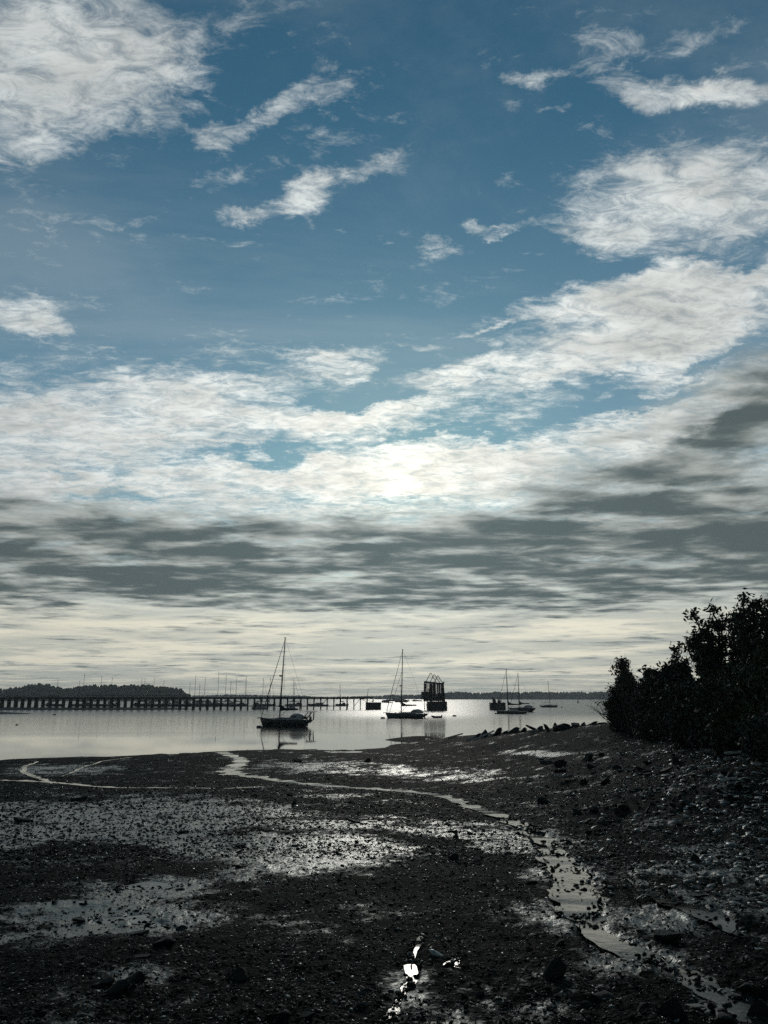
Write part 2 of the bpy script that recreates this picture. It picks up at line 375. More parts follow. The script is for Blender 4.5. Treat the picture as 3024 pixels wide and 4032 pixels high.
def wetness(x, y):
    n_ = fbm(x*0.55+3, y*0.55, 5, .6); n2 = fbm(x*3.1, y*3.1+8, 4, .6)
    w = _ell(x, y, WE)*1.1 - _ell(x, y, DE)*0.8
    near = np.zeros(np.shape(x))
    for pl_, ws in SP[:5]:
        d, hw = seg_dist(x, y, pl_, ws); near = np.maximum(near, np.clip(1-(d-hw)/(hw*1.2+.05), 0, 1))
    w = np.maximum(w, near*.45) + .06 + n_*0.75 + n2*0.45
    return np.clip((w-.03)*1.15, 0, 1)
def z_fine(x, y, fine=True):
    z = z_base(x, y); r = np.hypot(x, y)
    flat = np.clip((60-r)/45, .25, 1)
    rough_ = np.clip((x-0.30*y+2)/6, 0, 1)*np.clip((z-.6)/.8, 0, 1)        # the stony bank on the right
    z = z + fbm(x*.16+5, y*.16, 3)*(.10 + .10*rough_)
    z = z + fbm(x*.8, y*.8+3, 4, .55)*(.035*flat+.10*rough_)
    G = np.zeros(np.shape(x)); fz = fbm(x*5.2, y*5.2, 4, .6)*(.020+.03*rough_)*np.clip((45-r)/20, .35, 1) if fine else 0
    for k, (pl_, ws) in enumerate(SP):
        d, hw = seg_dist(x, y, pl_, ws); dd = d + fbm(x*2.3/(.35+ws.mean()), y*2.3/(.35+ws.mean()), 3)*hw*.55
        g = np.clip(1-(dd-hw*.7)/(hw*.9), 0, 1); g = g*g*(3-2*g)
        z = z - g*(.030+.10*np.minimum(hw, .35)); G = np.maximum(G, g)
    return z + fz*(1-.75*G)
# adaptive polar grid, fine inside the view, coarse around
a_f = np.linspace(-36, 36, 760); a_c = np.linspace(36, 324, 90)[1:-1]
ANG = np.radians(np.r_[a_f, a_c]); na = len(ANG)
rr = [0.6]
while rr[-1] < 165: rr.append(rr[-1]*(1.0105 if 3.5 < rr[-1] < 100 else 1.05))
RR = np.array(rr); nr = len(RR)
gx = RR[:, None]*np.sin(ANG)[None]; gy = RR[:, None]*np.cos(ANG)[None]
gz = z_fine(gx, gy)
far = np.clip((RR[:, None]-125)/40, 0, 1); gz = gz*(1-far) + (-3.0)*far*1.0 + 0*gx
V = np.c_[gx.ravel(), gy.ravel(), gz.ravel()]
i = np.arange(nr-1)[:, None]*na; j = np.arange(na)[None]; j2 = (j+1) % na
F = np.stack([i+j, i+j2, i+na+j2, i+na+j], -1).reshape(-1, 4)
# shader
m = bpy.data.materials.new("tidal mud"); m.use_nodes = True; q = NT(m.node_tree)
o_ = q.n('ShaderNodeOutputMaterial'); b = q.n('ShaderNodeBsdfPrincipled'); q.l(b.outputs[0], o_.inputs[0])
oc = q.n('ShaderNodeTexCoord').outputs['Object']
wt = q.n('ShaderNodeAttribute', attribute_name='wet').outputs['Fac']
n1 = q.noise(oc, 0.7, 6, .6); n2 = q.noise(oc, 9, 6, .65); n3 = q.noise(oc, 38, 5, .6)
vor = q.n('ShaderNodeTexVoronoi', feature='F1'); q.l(q.vm('ADD', oc, q.vm('SCALE', q.noise(oc, 12, 3, .5, col=True), scale=.06)), vor.inputs['Vector']); vor.inputs['Scale'].default_value = 21
n4 = q.noise(oc, 15, 7, .72); n5 = q.noise(q.mapv(oc, (4,4,0)), 4.5, 6, .7)
wet = q.m('SUBTRACT', q.m('MULTIPLY', wt, 1.32), q.m('ADD', q.m('MULTIPLY', q.mr(n4, .38, .62), .45), q.m('MULTIPLY', q.mr(n5, .40, .62), .35)), clamp=True)
col = q.mix(q.mr(n2, .3, .7), (.0014, .0027, .0023), (.004, .0068, .0054))
col = q.mix(q.mr(n1, .40, .66), col, (.003, .0055, .0034))
q.l(col, b.inputs['Base Color'])
rg = q.mr(wet, .0, .95, .75, .30)
q.l(q.m('ADD', rg, q.m('MULTIPLY', q.m('SUBTRACT', n3, .5), .25), clamp=True), b.inputs['Roughness'])
gl = q.mr(q.noise(q.mapv(oc, (7,1,2)), 11, 4, .75), .60, .68); gl2 = q.mr(q.noise(q.mapv(oc, (1,9,2)), 3.2, 6, .8), .60, .70)
q.l(q.m('MAXIMUM', q.mr(wet, .0, .8, .02, .60), q.m('MULTIPLY', q.m('MAXIMUM', gl, gl2), .30)), b.inputs['Specular IOR Level'])
b1 = q.n('ShaderNodeBump'); q.l(q.m('ADD', q.m('MULTIPLY', vor.outputs['Distance'], -.9), q.m('MULTIPLY', n2, 1.4)), b1.inputs['Height']); b1.inputs['Distance'].default_value = .022
q.l(q.mr(wet, .2, .95, .95, .34), b1.inputs['Strength'])
b2 = q.n('ShaderNodeBump'); q.l(n3, b2.inputs['Height']); b2.inputs['Distance'].default_value = .008; q.l(q.mr(wet, .2, .9, .6, .10), b2.inputs['Strength']); q.l(b1.outputs[0], b2.inputs['Normal'])
q.l(b2.outputs[0], b.inputs['Normal']); b.inputs['Specular Tint'].default_value = (.80, 1.0, .94, 1)
MUD = m
gnd = mesh_np('ground', V, F, MUD, smooth=True); tag(gnd, kind='structure')
at = gnd.data.attributes.new('wet', 'FLOAT', 'POINT'); at.data.foreach_set('value', wetness(V[:, 0], V[:, 1]).astype(np.float32))
# cap under the viewer
cb_ = MB(); cb_.bm.faces.new([cb_.bm.verts.new(V[k]) for k in range(na)]); cobj = cb_.build('ground', MUD); tag(cobj, kind='structure')
def zg(x, y): return float(z_fine(np.array([x]), np.array([y]))[0])
_pv = {}
def hit(px, py):                 # meets the detailed ground
    r = ray(px, py); ys = np.linspace(3, 130, 3200); ts = ys/r.y
    zz = EH + r.z*ts - z_fine(r.x*ts, ys, False)
    i_ = int(np.argmax(zz < 0)) if (zz < 0).any() else len(ys)-1
    x, y = r.x*ts[i_], ys[i_]; return Vector((x, y, zg(x, y)))
# ------------------------------------------------------------------ water
def water_mat(name, base, bumpd, dens, rough=.04):
    m = bpy.data.materials.new(name); m.use_nodes = True; q = NT(m.node_tree)
    o_ = q.n('ShaderNodeOutputMaterial'); b = q.n('ShaderNodeBsdfPrincipled'); q.l(b.outputs[0], o_.inputs[0])
    b.inputs['Base Color'].default_value = base + (1,); b.inputs['IOR'].default_value = 1.33; b.inputs['Roughness'].default_value = rough
    return m, q, b
WM, q, b = water_mat('sea water', (.010, .020, .020), 0, 0, .05)
oc = q.n('ShaderNodeTexCoord').outputs['Object']; X_, Y_, Z_ = q.sep(oc)
calm = q.mr(q.m('ADD', Y_, q.m('MULTIPLY', q.m('SUBTRACT', q.noise(q.mapv(oc, scale=(.25, 1, 1)), .07, 4, .5), .5), 50)), 86, 112)
swell = q.noise(q.mapv(oc, (0,0,0), (0,0,R(8)), (.35, 1, 1)), 1.3, 5, .55)
pat = q.mr(q.noise(q.mapv(oc, (5,0,0), (0,0,R(4)), (.12, 1, 1)), .045, 4, .5), .42, .62)
rip = q.noise(q.mapv(oc, (0,0,0), (0,0,R(-10)), (.6, 1, 1)), 6, 4, .6)
bp = q.n('ShaderNodeBump'); bp.inputs['Distance'].default_value = .022
q.l(q.m('ADD', q.m('MULTIPLY', swell, 1.0), q.m('MULTIPLY', rip, .22)), bp.inputs['Height'])
farw = q.mr(Y_, 135, 240)
q.l(q.m('MULTIPLY', q.m('ADD', q.m('ADD', q.m('MULTIPLY', calm, .55), .05), q.m('MULTIPLY', farw, .7)), q.m('ADD', q.m('MULTIPLY', pat, .6), .4)), bp.inputs['Strength'])
q.l(bp.outputs[0], b.inputs['Normal'])
q.l(q.m('ADD', q.m('ADD', q.m('MULTIPLY', calm, .08), .03), q.m('MULTIPLY', farw, .16)), b.inputs['Roughness'])
wb = MB(); 
for vs in [((-9000,-60),(9000,-60),(9000,14000),(-9000,14000))]:
    wb.bm.faces.new([wb.bm.verts.new((x, y, 0)) for x, y in vs])
wo = wb.build('water', WM); tag(wo, kind='structure')
SM, q, b = water_mat('stream water', (.020, .022, .018), 0, 0, .06)
oc = q.n('ShaderNodeTexCoord').outputs['Object']
bp = q.n('ShaderNodeBump'); bp.inputs['Distance'].default_value = .014; bp.inputs['Strength'].default_value = .28
q.l(q.noise(oc, 7, 5, .6, .5), bp.inputs['Height']); q.l(bp.outputs[0], b.inputs['Normal'])
for k, (pl_, ws) in enumerate(SP):
    # resample, then a ribbon lying in the carved bed
    seg = np.r_[0, np.cumsum(np.hypot(*np.diff(pl_, axis=0).T))]; n_ = max(6, int(seg[-1]/.18)); s_ = np.linspace(0, seg[-1], n_)
    cx = np.interp(s_, seg, pl_[:, 0]); cy = np.interp(s_, seg, pl_[:, 1]); hw = np.interp(s_, seg, ws)*1.2+(.03 if k not in (3, 5) else .004)
    hw = hw*np.clip(1+1.5*fbm(s_*(.9 if k != 5 else 3.5)+k*7, s_*0+k, 4), .35, 1.9)
    _j = 1.0*np.interp(s_, seg, ws); cx = cx+_j*fbm(s_*.6+30, s_*0, 4); cy = cy+_j*fbm(s_*.6+60, s_*0, 4)
    kk = np.ones(7)/7
    if n_ > 12: cx[3:-3] = np.convolve(cx, kk, 'valid'); cy[3:-3] = np.convolve(cy, kk, 'valid')
    tx = np.gradient(cx); ty = np.gradient(cy); cx = cx+(hw*.8*np.sin(s_*23) if k == 5 else 0); ln = np.hypot(tx, ty)+1e-9; nx, ny = -ty/ln, tx/ln
    off = np.linspace(-1, 1, 5)
    px_ = cx[:, None]+nx[:, None]*hw[:, None]*off; py_ = cy[:, None]+ny[:, None]*hw[:, None]*off
    zc = z_fine(cx, cy, False)
    if n_ > 30: zc = np.convolve(np.pad(zc, 8, 'edge'), np.ones(17)/17, 'valid')
    elif k > 5: zc = zc*0+zc.min()
    dep_ = .030+.10*np.minimum(hw/1.2, .35)
    py_ = py_ + 0
    pz = np.repeat((zc+dep_*np.interp(cy, [7, 14, 20], [.85, 1.06, 1.2])*(.80 if k == 5 else 1))[:, None], 5, 1)
    i = np.arange(n_-1)[:, None]*5; j = np.arange(4)[None]
    Fs = np.stack([i+j, i+j+1, i+5+j+1, i+5+j], -1).reshape(-1, 4)
    so_ = mesh_np('stream' if k < 6 else 'puddle_water', np.c_[px_.ravel(), py_.ravel(), pz.ravel()], Fs, SM, smooth=True); tag(so_, kind='structure')
# ------------------------------------------------------------------ stones
def stone_mat(name, lo, hi_, rough=(.28,.6), spec=.5):
    m = bpy.data.materials.new(name); m.use_nodes = True; q = NT(m.node_tree)
    o_ = q.n('ShaderNodeOutputMaterial'); b = q.n('ShaderNodeBsdfPrincipled'); q.l(b.outputs[0], o_.inputs[0])
    oc = q.n('ShaderNodeTexCoord').outputs['Object']
    nz = q.noise(oc, 5, 7, .65); nb = q.noise(q.mapv(oc, scale=(1, 1, 3)), 24, 6, .65)
    q.l(q.mix(q.mr(nz, .35, .68), lo, hi_), b.inputs['Base Color'])
    q.l(q.mr(nb, .3, .7, rough[0], rough[1]), b.inputs['Roughness']); ri = q.n('ShaderNodeNewGeometry').outputs['Random Per Island']
    q.l(q.mr(ri, .74, .95, spec*.12, spec*1.8) if name == 'wet pebble' else q.mr(ri, 0, 1, spec, spec), b.inputs['Specular IOR Level'])
    if name == 'wet pebble': q.l(q.m('MULTIPLY', q.mr(nb, .3, .7, rough[0], rough[1]), q.mr(ri, .74, .95, 1.0, .45)), b.inputs['Roughness'])
    b.inputs['Specular Tint'].default_value = (.82, 1.0, .95, 1)
    bp = q.n('ShaderNodeBump'); q.l(nb, bp.inputs['Height']); bp.inputs['Distance'].default_value = .02; bp.inputs['Strength'].default_value = .14 if name == 'pale weathered stone' else .5
    q.l(bp.outputs[0], b.inputs['Normal']); return m
PEB = stone_mat('wet pebble', (.0018,.0030,.0027), (.008,.011,.0092), (.40,.85), .45)
ROCK = stone_mat('dark wet rock', (.002,.003,.0028), (.008,.010,.009), (.45,.85), .2)
SLAB = stone_mat('pale weathered stone', (.05,.055,.05), (.20,.20,.175), (.16,.40), 1.0)
def protos(sub, n_, seed, flat=1.0, jag=.25):
    out = []
    rs = np.random.RandomState(seed)
    for k in range(n_):
        bm = bmesh.new(); bmesh.ops.create_icosphere(bm, subdivisions=sub, radius=1.0)
        v = np.array([x.co[:] for x in bm.verts]); f = np.array([[w.index for w in fc.verts] for fc in bm.faces]); bm.free()
        for _ in range(7):          # cut planes give flat broken faces
            nrm = rs.normal(size=3); nrm /= np.linalg.norm(nrm); d = rs.uniform(.45, .85)
            s_ = v @ nrm; v = v - np.outer(np.maximum(s_-d, 0), nrm)
        v *= 1+rs.uniform(-jag, jag, (len(v), 1))*.35
        v *= np.array([1, rs.uniform(.5, .9), flat*rs.uniform(.35, .75)])
        out.append((v, f))
    return out
def scatter(name, pts, sizes, sub, seed, flat=.7, sink=.25, mat=PEB, tilt=.3):
    rs = np.random.RandomState(seed); PR = protos(sub, 12, seed, flat); n_ = len(pts)
    which = rs.randint(0, 12, n_); VV, FF = [], []; base = 0
    for k, (v, f) in enumerate(PR):
        idx = np.where(which == k)[0]
        if not len(idx): continue
        a = rs.uniform(0, 2*math.pi, len(idx)); ca, sa = np.cos(a), np.sin(a); s_ = sizes[idx]
        t1 = rs.normal(0, tilt, len(idx)); t2 = rs.normal(0, tilt, len(idx))
        x = v[None, :, 0]*s_[:, None]; y = v[None, :, 1]*s_[:, None]; z = v[None, :, 2]*s_[:, None]
        z2 = z + x*t1[:, None] + y*t2[:, None]
        X = x*ca[:, None]-y*sa[:, None]+pts[idx, 0][:, None]; Y = x*sa[:, None]+y*ca[:, None]+pts[idx, 1][:, None]
        Z = z2 + (pts[idx, 2]+s_*(.3-sink)*flat)[:, None]
        VV.append(np.stack([X, Y, Z], -1).reshape(-1, 3)); FF.append((f[None]+(np.arange(len(idx))*len(v))[:, None, None]+base).reshape(-1, 3)); base += len(idx)*len(v)
    return mesh_np(name, np.concatenate(VV), np.concatenate(FF), mat)
def wedge_points(n_, r0, r1, seed, pw=1.0, amax=33):
    rs = np.random.RandomState(seed); u = rs.uniform(0, 1, n_)
    r = np.exp(np.log(r0)+(np.log(r1)-np.log(r0))*u**pw); a = np.radians(rs.uniform(-amax, amax, n_))
    x = r*np.sin(a); y = r*np.cos(a); return x, y, r, rs
def stones(name, n_, r0, r1, seed, smin, smax, sub, flat, thin=.45, mat=PEB, tilt=.3, bank=False):
    x, y, r, rs = wedge_points(n_, r0, r1, seed)
    w = wetness(x, y); clump = fbm(x*1.1+20, y*1.1, 4, .6)
    keep = rs.uniform(0, 1, n_) < np.clip(1.0 - thin*w + clump*.7, .12, 1)
    zb = z_base(x, y); keep &= zb > .01
    if bank: keep &= (np.clip((x-.30*y+2)/6, 0, 1)*np.clip((zb-.6)/.8, 0, 1) > rs.uniform(.15, .9, n_))
    x, y, r, w = x[keep], y[keep], r[keep], w[keep]
    inw = np.zeros(len(x), bool)
    for pl_, ws in SP[:6]:
        d, hw = seg_dist(x, y, pl_, ws); inw |= d < hw*1.25+.02
    ok = ~inw | (rs.uniform(0, 1, len(x)) < .18); x, y, r, w = x[ok], y[ok], r[ok], w[ok]
    z = z_fine(x, y)
    s_ = smin*(smax/smin)**(rs.uniform(0, 1, len(x))**2.2)*np.clip(r/9, .8, 3.0)**.75
    return scatter(name, np.c_[x, y, z], s_, sub, seed, flat, mat=mat, tilt=tilt)
tag(stones('pebbles', 46000, 4.0, 14, 3, .009, .034, 1, .62), kind='stuff')
tag(stones('pebbles', 62000, 12, 62, 4, .012, .040, 1, .6, .05), kind='stuff')
RUB_ = stone_mat('broken bank rock', (.006,.008,.0075), (.035,.038,.033), (.20,.6), .8)
tag(stones('bank_rubble', 24000, 9, 60, 6, .03, .10, 1, .34, 0, RUB_, .28, True), kind='stuff')
tag(stones('bank_rubble', 2600, 9, 60, 16, .025, .08, 1, .25, 0, SLAB, tilt=.12, bank=True), kind='stuff')
CHIP = stone_mat('wet shell chip', (.05,.055,.05), (.22,.22,.2), (.16,.42), .9)
tag(stones('shell_fragments', 12000, 4.2, 40, 5, .007, .018, 1, .3, 0, CHIP, .16), kind='stuff')
# stones standing in the running water
def bed_stones(n_, seed):
    rs = np.random.RandomState(seed); out = []
    for k, (pl_, ws) in enumerate(SP):
        seg = np.r_[0, np.cumsum(np.hypot(*np.diff(pl_, axis=0).T))]; m_ = 150 if k == 5 else max(45, int(n_*min(seg[-1], 40)/40*(1 if k else 2.2)))
        u = seg[-1]*rs.uniform(0, 1, m_)**1.0; u = seg[-1]-(seg[-1]-u)*rs.uniform(.2, 1, m_) if k == 0 else u
        hw = np.interp(u, seg, ws); x = np.interp(u, seg, pl_[:, 0])+rs.normal(0, .85, m_)*hw; y = np.interp(u, seg, pl_[:, 1])+rs.normal(0, .85, m_)*hw
        out.append(np.c_[x, y, z_fine(x, y)+(.030+.10*hw)*.6])
    p = np.concatenate(out); p = p[(p[:, 1] < 13) | ((p[:, 1] < 20) & (rs.uniform(0, 1, len(p)) < .4))]; s_ = .014*(3.6**(rs.uniform(0, 1, len(p))**1.8))*np.clip(p[:, 1]/10, .9, 1.8)
    return scatter('pebbles', p, s_, 1, seed, .75, sink=-.1)
tag(bed_stones(1500, 9), kind='stuff')
# --- rocks one can count: each its own object, seven shapes shared
def rock_mesh(k, flat, sub=3):
    rs = np.random.RandomState(100+k); bm = bmesh.new(); bmesh.ops.create_icosphere(bm, subdivisions=sub, radius=1.0)
    v = np.array([x.co[:] for x in bm.verts]); f = np.array([[w.index for w in fc.verts] for fc in bm.faces]); bm.free()
    for _ in range(10):
        nrm = rs.normal(size=3); nrm /= np.linalg.norm(nrm); d = rs.uniform(.34, .66); s_ = v @ nrm; v = v - np.outer(np.maximum(s_-d, 0), nrm)
    v += .018*np.stack([np.sin(v[:, 1]*9+k), np.sin(v[:, 2]*11+k*2), np.sin(v[:, 0]*8+k*3)], -1)
    v *= np.array([1/max(abs(v[:, 0]).max(), .1), rs.uniform(.6, .85), 1]); v[:, 2] *= flat/abs(v[:, 2]).max()
    if k >= 40: v[:, :2] *= (1-.42*np.clip(v[:, 2:3]/flat, -.2, 1)); v[:, 0] += .18*v[:, 2]
    me = mesh_np('tmp', v, f, None); d_ = me.data; bpy.data.objects.remove(me); return d_
def slab_mesh(k):
    rs = random.Random(50+k); n_ = rs.choice([5, 6, 7]); mb = MB(); asp = rs.uniform(.38, .68); P0 = []
    for i_ in range(n_):
        a = 2*math.pi*(i_+rs.uniform(-.28, .28))/n_; r_ = rs.uniform(.82, 1.0); P0.append((math.cos(a)*r_, math.sin(a)*r_*asp))
    th = rs.uniform(.10, .17); tl = rs.uniform(-.05, .05)
    mb.loft([[(x*s_+dx, y*s_, z+x*tl*(z > 0)) for x, y in P0] for s_, z, dx in ((.90, -th, 0), (1.0, -th*.5, .02), (.98, th*.35, 0), (.90, th*.5, -.02))], True)
    bmesh.ops.subdivide_edges(mb.bm, edges=mb.bm.edges[:], cuts=1, use_grid_fill=True)
    for v in mb.bm.verts: v.co += Vector((rs.gauss(0, .012), rs.gauss(0, .012), rs.gauss(0, .012)))
    o = mb.build('tmp', None); d_ = o.data; bpy.data.objects.remove(o); return d_
RM = [rock_mesh(k, .55) for k in range(6)]; SMh = [slab_mesh(k) for k in range(7)]; TM = [rock_mesh(40+k, .95) for k in range(3)]
def put_rock(name, meshes, mat, px, py, wpx, seed, label, cat, group, lift=.25, tilt=.25, asp=1.0, rz=None, lean=0.0):
    rs = random.Random(seed); p = hit(px, py); w = wpx/FPX*p.y*1.02/2
    me = meshes[rs.randrange(len(meshes))].copy(); me.materials.clear(); me.materials.append(mat)
    o = bpy.data.objects.new(name, me); C.objects.link(o); s_ = w*rs.uniform(.92, 1.08)
    o.scale = (s_, s_*rs.uniform(.8, 1.05), s_*asp); o.location = (p.x, p.y, p.z+s_*asp*lift*.5)
    o.rotation_euler = (rs.gauss(lean, tilt), rs.gauss(0, tilt), rs.uniform(-.5, .5) if rz is None else rz)
    return tag(o, label, cat, group)
# named foreground rocks
G0 = 'rocks lying on the pebble flat'
named = [
 (475,3905,92,TM,ROCK,.62,'flat topped block of stone low in the left foreground, its top catching light','rock'),
 (410,3880,66,RM,ROCK,.8,'low dark stone just left of the flat topped block','rock'),
 (545,3870,74,TM,ROCK,.85,'dark upright boulder right behind the flat topped block','rock'),
 (640,3720,100,RM,ROCK,.8,'dark wedge shaped boulder below the bright puddles on the left','rock'),
 (560,3770,80,SMh,ROCK,1,'thin dark slab just below the wedge shaped boulder on the left','stone'),
 (545,3682,80,SMh,ROCK,1.2,'long low dark stone above the wedge shaped boulder on the left','rock'),
 (708,3655,56,RM,ROCK,.9,'dark stone at the right end of the bright left puddle','rock'),
 (310,3632,60,SMh,ROCK,1.5,'low flat stone at the left end of the bright puddle','rock'),
 (1720,3765,64,RM,SLAB,.7,'flat topped stone beside the bright puddle at bottom centre','rock'),
 (1105,4010,90,RM,ROCK,.8,'rounded stone at the bottom edge left of centre','rock'),
 (1060,3860,24,SMh,SLAB,1,'small pale stone chip in the lower left of centre','rock'),
 (930,3860,100,TM,ROCK,.7,'dark round boulder at the bottom between the block and the centre puddle','rock'),
 (2195,3850,105,TM,ROCK,1.05,'tall pointed dark boulder standing left of the stream, bottom right','rock'),
 (2380,3930,110,RM,ROCK,.7,'broad dark boulder right of the tall pointed one, bottom right','rock'),
 (2640,4010,110,TM,ROCK,.9,'dark boulder beside the stream near the bottom edge','rock'),
 (2980,4030,120,TM,ROCK,1.0,'big dark boulder in the bottom right corner','rock'),
 (2830,4040,110,RM,ROCK,.9,'dark boulder left of the one in the bottom right corner','rock'),
 (2730,3395,56,TM,ROCK,.95,'squarish dark stone standing on the gravel at far right','rock'),
 (2890,3430,34,RM,SLAB,.8,'small pale stone right of the squarish dark stone','rock'),
 (2180,3425,56,RM,SLAB,.6,'grey topped stone in the middle of the stream bend','rock'),
 (2235,3325,34,TM,ROCK,.7,'dark stone on the right edge of the stream','rock'),
 (2130,3290,40,RM,ROCK,.7,'dark stone splitting the upper stream','rock'),
 (2090,3480,50,RM,ROCK,.7,'dark stone left of the wide stream pool','rock'),
 (2870,3250,40,RM,ROCK,.6,'dark stone above the gravel patch at right','rock'),
 (2750,3540,70,SMh,ROCK,1,'low dark slab beside the right hand trickle','stone'),
 (2620,3700,110,SMh,ROCK,1.5,'long dark slab between the stream and the right hand trickle','stone'),
 (2440,3720,60,SMh,ROCK,1.6,'dark slab lying in the stream','stone'),
 (2930,3910,70,RM,ROCK,.7,'dark rounded stone at the right end of the stream','rock'),
 (2990,3745,44,SMh,SLAB,1.4,'pale angular stone at the right edge above the stream','rock'),
 (1155,3170,26,TM,ROCK,.9,'small dark upright stone on the shiny flat left of centre','rock'),
 (1165,3335,46,RM,ROCK,.55,'oval dark stone on the bright flat, centre left','rock'),
 (1390,3240,66,SMh,ROCK,1.4,'long flat stone on the bright flat near centre','stone'),
 (1795,3300,28,TM,ROCK,.9,'small dark standing stone below the stream, right of centre','rock'),
 (1780,3278,46,SMh,ROCK,1.3,'flat stone just above the small standing stone right of centre','stone'),
 (1788,3385,40,TM,ROCK,.9,'dark blocky stone in the middle ground right of centre','rock'),
 (720,3280,50,SMh,ROCK,1.7,'long low stone on the shiny flat, left','rock'),
 (90,3238,70,SMh,ROCK,1.6,'long low stone near the left edge of the flat','rock'),
 (310,3155,76,SMh,ROCK,1.6,'wide flat stone on the upper left flat','stone'),
 (590,3125,26,RM,ROCK,.9,'small dark stone on the edge of the upper left flat','rock'),
 (968,3122,20,RM,ROCK,.9,'small dark stone at the end of the long thin pool','rock'),
 (945,3335,46,SMh,ROCK,1.7,'low stone between the bright patches left of centre','rock'),
 (1450,3000,30,TM,ROCK,.8,'dark lump of rock on the far bright mud','rock'),
 (1170,3000,44,SMh,ROCK,1.8,'flat dark rock on the far bright mud, left end','rock'),
 (2295,3085,34,TM,ROCK,.9,'dark squat boulder at the foot of the stony bank','rock'),
]
for n_, (px, py, w, ms, mt, asp, lb, cat) in enumerate(named):
    put_rock('rock' if cat == 'rock' else 'flat_stone', ms, mt, px, py, w, 300+n_, lb, cat, G0, .5 if ms is TM else .3, .12, asp)
# the boulders along the ridge against the water
ridge = [(1908,2876,34,.9),(1935,2886,24,.7),(1962,2874,34,1.0),(1990,2880,40,.7),(2020,2876,44,.8),(2062,2868,56,.75),(2100,2874,40,.6),(2128,2866,50,.75),(2158,2873,40,.7),(2184,2856,36,1.15),(2214,2862,50,.7),(2244,2862,38,.6),(2266,2860,44,.6),(2300,2862,40,.45),(1880,2884,30,.6),(2040,2888,36,.6),(2330,2862,40,.4),(2370,2858,44,.35)]
for n_, (px, py, w, a_) in enumerate(ridge):
    p = D(px, py+6, 60+max(0, (2200-px))*.032+0.0); w_ = w/FPX*p.y/2*1.3; rs = random.Random(n_)
    me = (TM if a_ > .85 else (RM if n_ % 3 else SMh))[n_ % 3].copy(); w_ *= [1, .8, 1.15, .7][n_ % 4]; a_ = a_*(2.2 if n_ % 3 == 0 and a_ <= .85 else 1); me.materials.clear(); me.materials.append(ROCK)
    o = bpy.data.objects.new('boulder', me); C.objects.link(o); o.scale = (w_, w_*.9, w_*a_*1.15); o.location = (p.x, p.y, zg(p.x, p.y)+w_*a_*.25)
    o.rotation_euler = (rs.gauss(0, .2), rs.gauss(0, .25), rs.uniform(0, 6))
    if n_ == 9: tag(o, 'tallest peaked dark boulder on the ridge against the water', 'boulder', 'boulders along the ridge')
    elif n_ == 2: tag(o, 'pointed dark boulder near the left end of the ridge', 'boulder', 'boulders along the ridge')
    elif n_ == 5: tag(o, 'broad humped boulder on the middle of the ridge', 'boulder', 'boulders along the ridge')
    elif n_ == 0: tag(o, 'dark tilted boulder at the left end of the ridge by the spit', 'boulder', 'boulders along the ridge')
    else: tag(o, 'dark low boulder among others on the ridge beside the water', 'boulder', 'boulders along the ridge')
# slabs strewn over the bank at right
slabs = [(2660,2942,30,1.1),(2640,2948,16,1),(2855,2944,34,1.0),(2776,2930,30,.6),(2820,2980,70,1.4),(2890,2985,60,1.0),(2690,2972,40,.7),(2720,2985,18,.9),(2980,3022,38,1.3),(2770,3035,46,.8),(2840,3038,26,.9),(2915,3035,40,.7),(2870,3095,62,.9),(2850,3082,16,1.2),(2600,3035,36,.8),(2490,3040,26,.6),(2220,3074,60,.5),(2080,3076,36,.5),(2460,2975,18,1),(2370,2940,14,.8),(2268,2906,22,.5),(2100,2888,38,.4),(2860,3142,44,.7),(2900,3146,24,.7),(2370,3090,14,1),(2125,3062,14,1),(2450,3010,20,.8),(2350,3012,24,.5),(2300,3028,16,.6),(2750,3000,22,.9),(2580,2990,28,.6),(2540,3000,20,.6),(1950,2946,30,.35),(2500,2952,22,.5),(2590,3060,18,.6),(2560,3125,20,.6),(2950,3200,20,.9),(2985,3185,16,1.4),(2910,3205,18,.6)]
for n_, (px, py, w, a_) in enumerate(slabs):
    o = put_rock('flat_stone', SMh, SLAB, px, py, w*1.3, 600+n_, None, 'stone', 'pale slabs strewn over the bank', .7, .13, 1.0+a_*.4, rz=random.Random(n_).uniform(-.3, .9), lean=-.10)
    if n_ == 4: o['label'] = 'largest pale tilted slab at the foot of the bushes'
    elif n_ == 12: o['label'] = 'long pale slab halfway down the bank at right'
    elif n_ == 8: o['label'] = 'pale leaf shaped slab at the right edge of the bank'
    elif n_ == 0: o['label'] = 'bright ribbed slab standing at the top of the bank'
    elif n_ == 16: o['label'] = 'long pale slab at the left foot of the stony bank'
    elif n_ == 32: o['label'] = 'pale flat slab alone on the dark beach below the boulder ridge'
    else: o['label'] = 'small pale slab among many strewn over the dark bank'
# more stones, random on the bank and flat
rs = random.Random(5); n_b = n_f = 0
while n_b < 105:
    px = rs.uniform(2120, 3040); py = rs.uniform(2925, 3260)
    if py < 2990-(px-2100)*.05: continue
    s_ = rs.random(); put_rock('rock', SMh if s_ < .75 else RM, SLAB if s_ < .42 else ROCK, px, py, rs.uniform(10, 34) if s_ < .42 else rs.uniform(20, 60), 1000+n_b, 'small pale stone chip on the dark bank' if s_ < .42 else 'dark angular stone on the bank below the bushes', 'rock', 'loose stones on the bank', .8 if s_ < .42 else .3, .35, 1.3)
    n_b += 1
while n_f < 85:
    px = rs.uniform(0, 3024); py = 3130+900*rs.random()**1.2
    if px > 2100 and py < 3250: continue
    put_rock('rock', RM if rs.random() < .6 else SMh, ROCK, px, py, rs.uniform(16, 34)*(1+(py-3130)/900), 2000+n_f, 'small dark stone half sunk in the pebble flat', 'rock', 'small stones on the flat', .25, .2, .8)
    n_f += 1
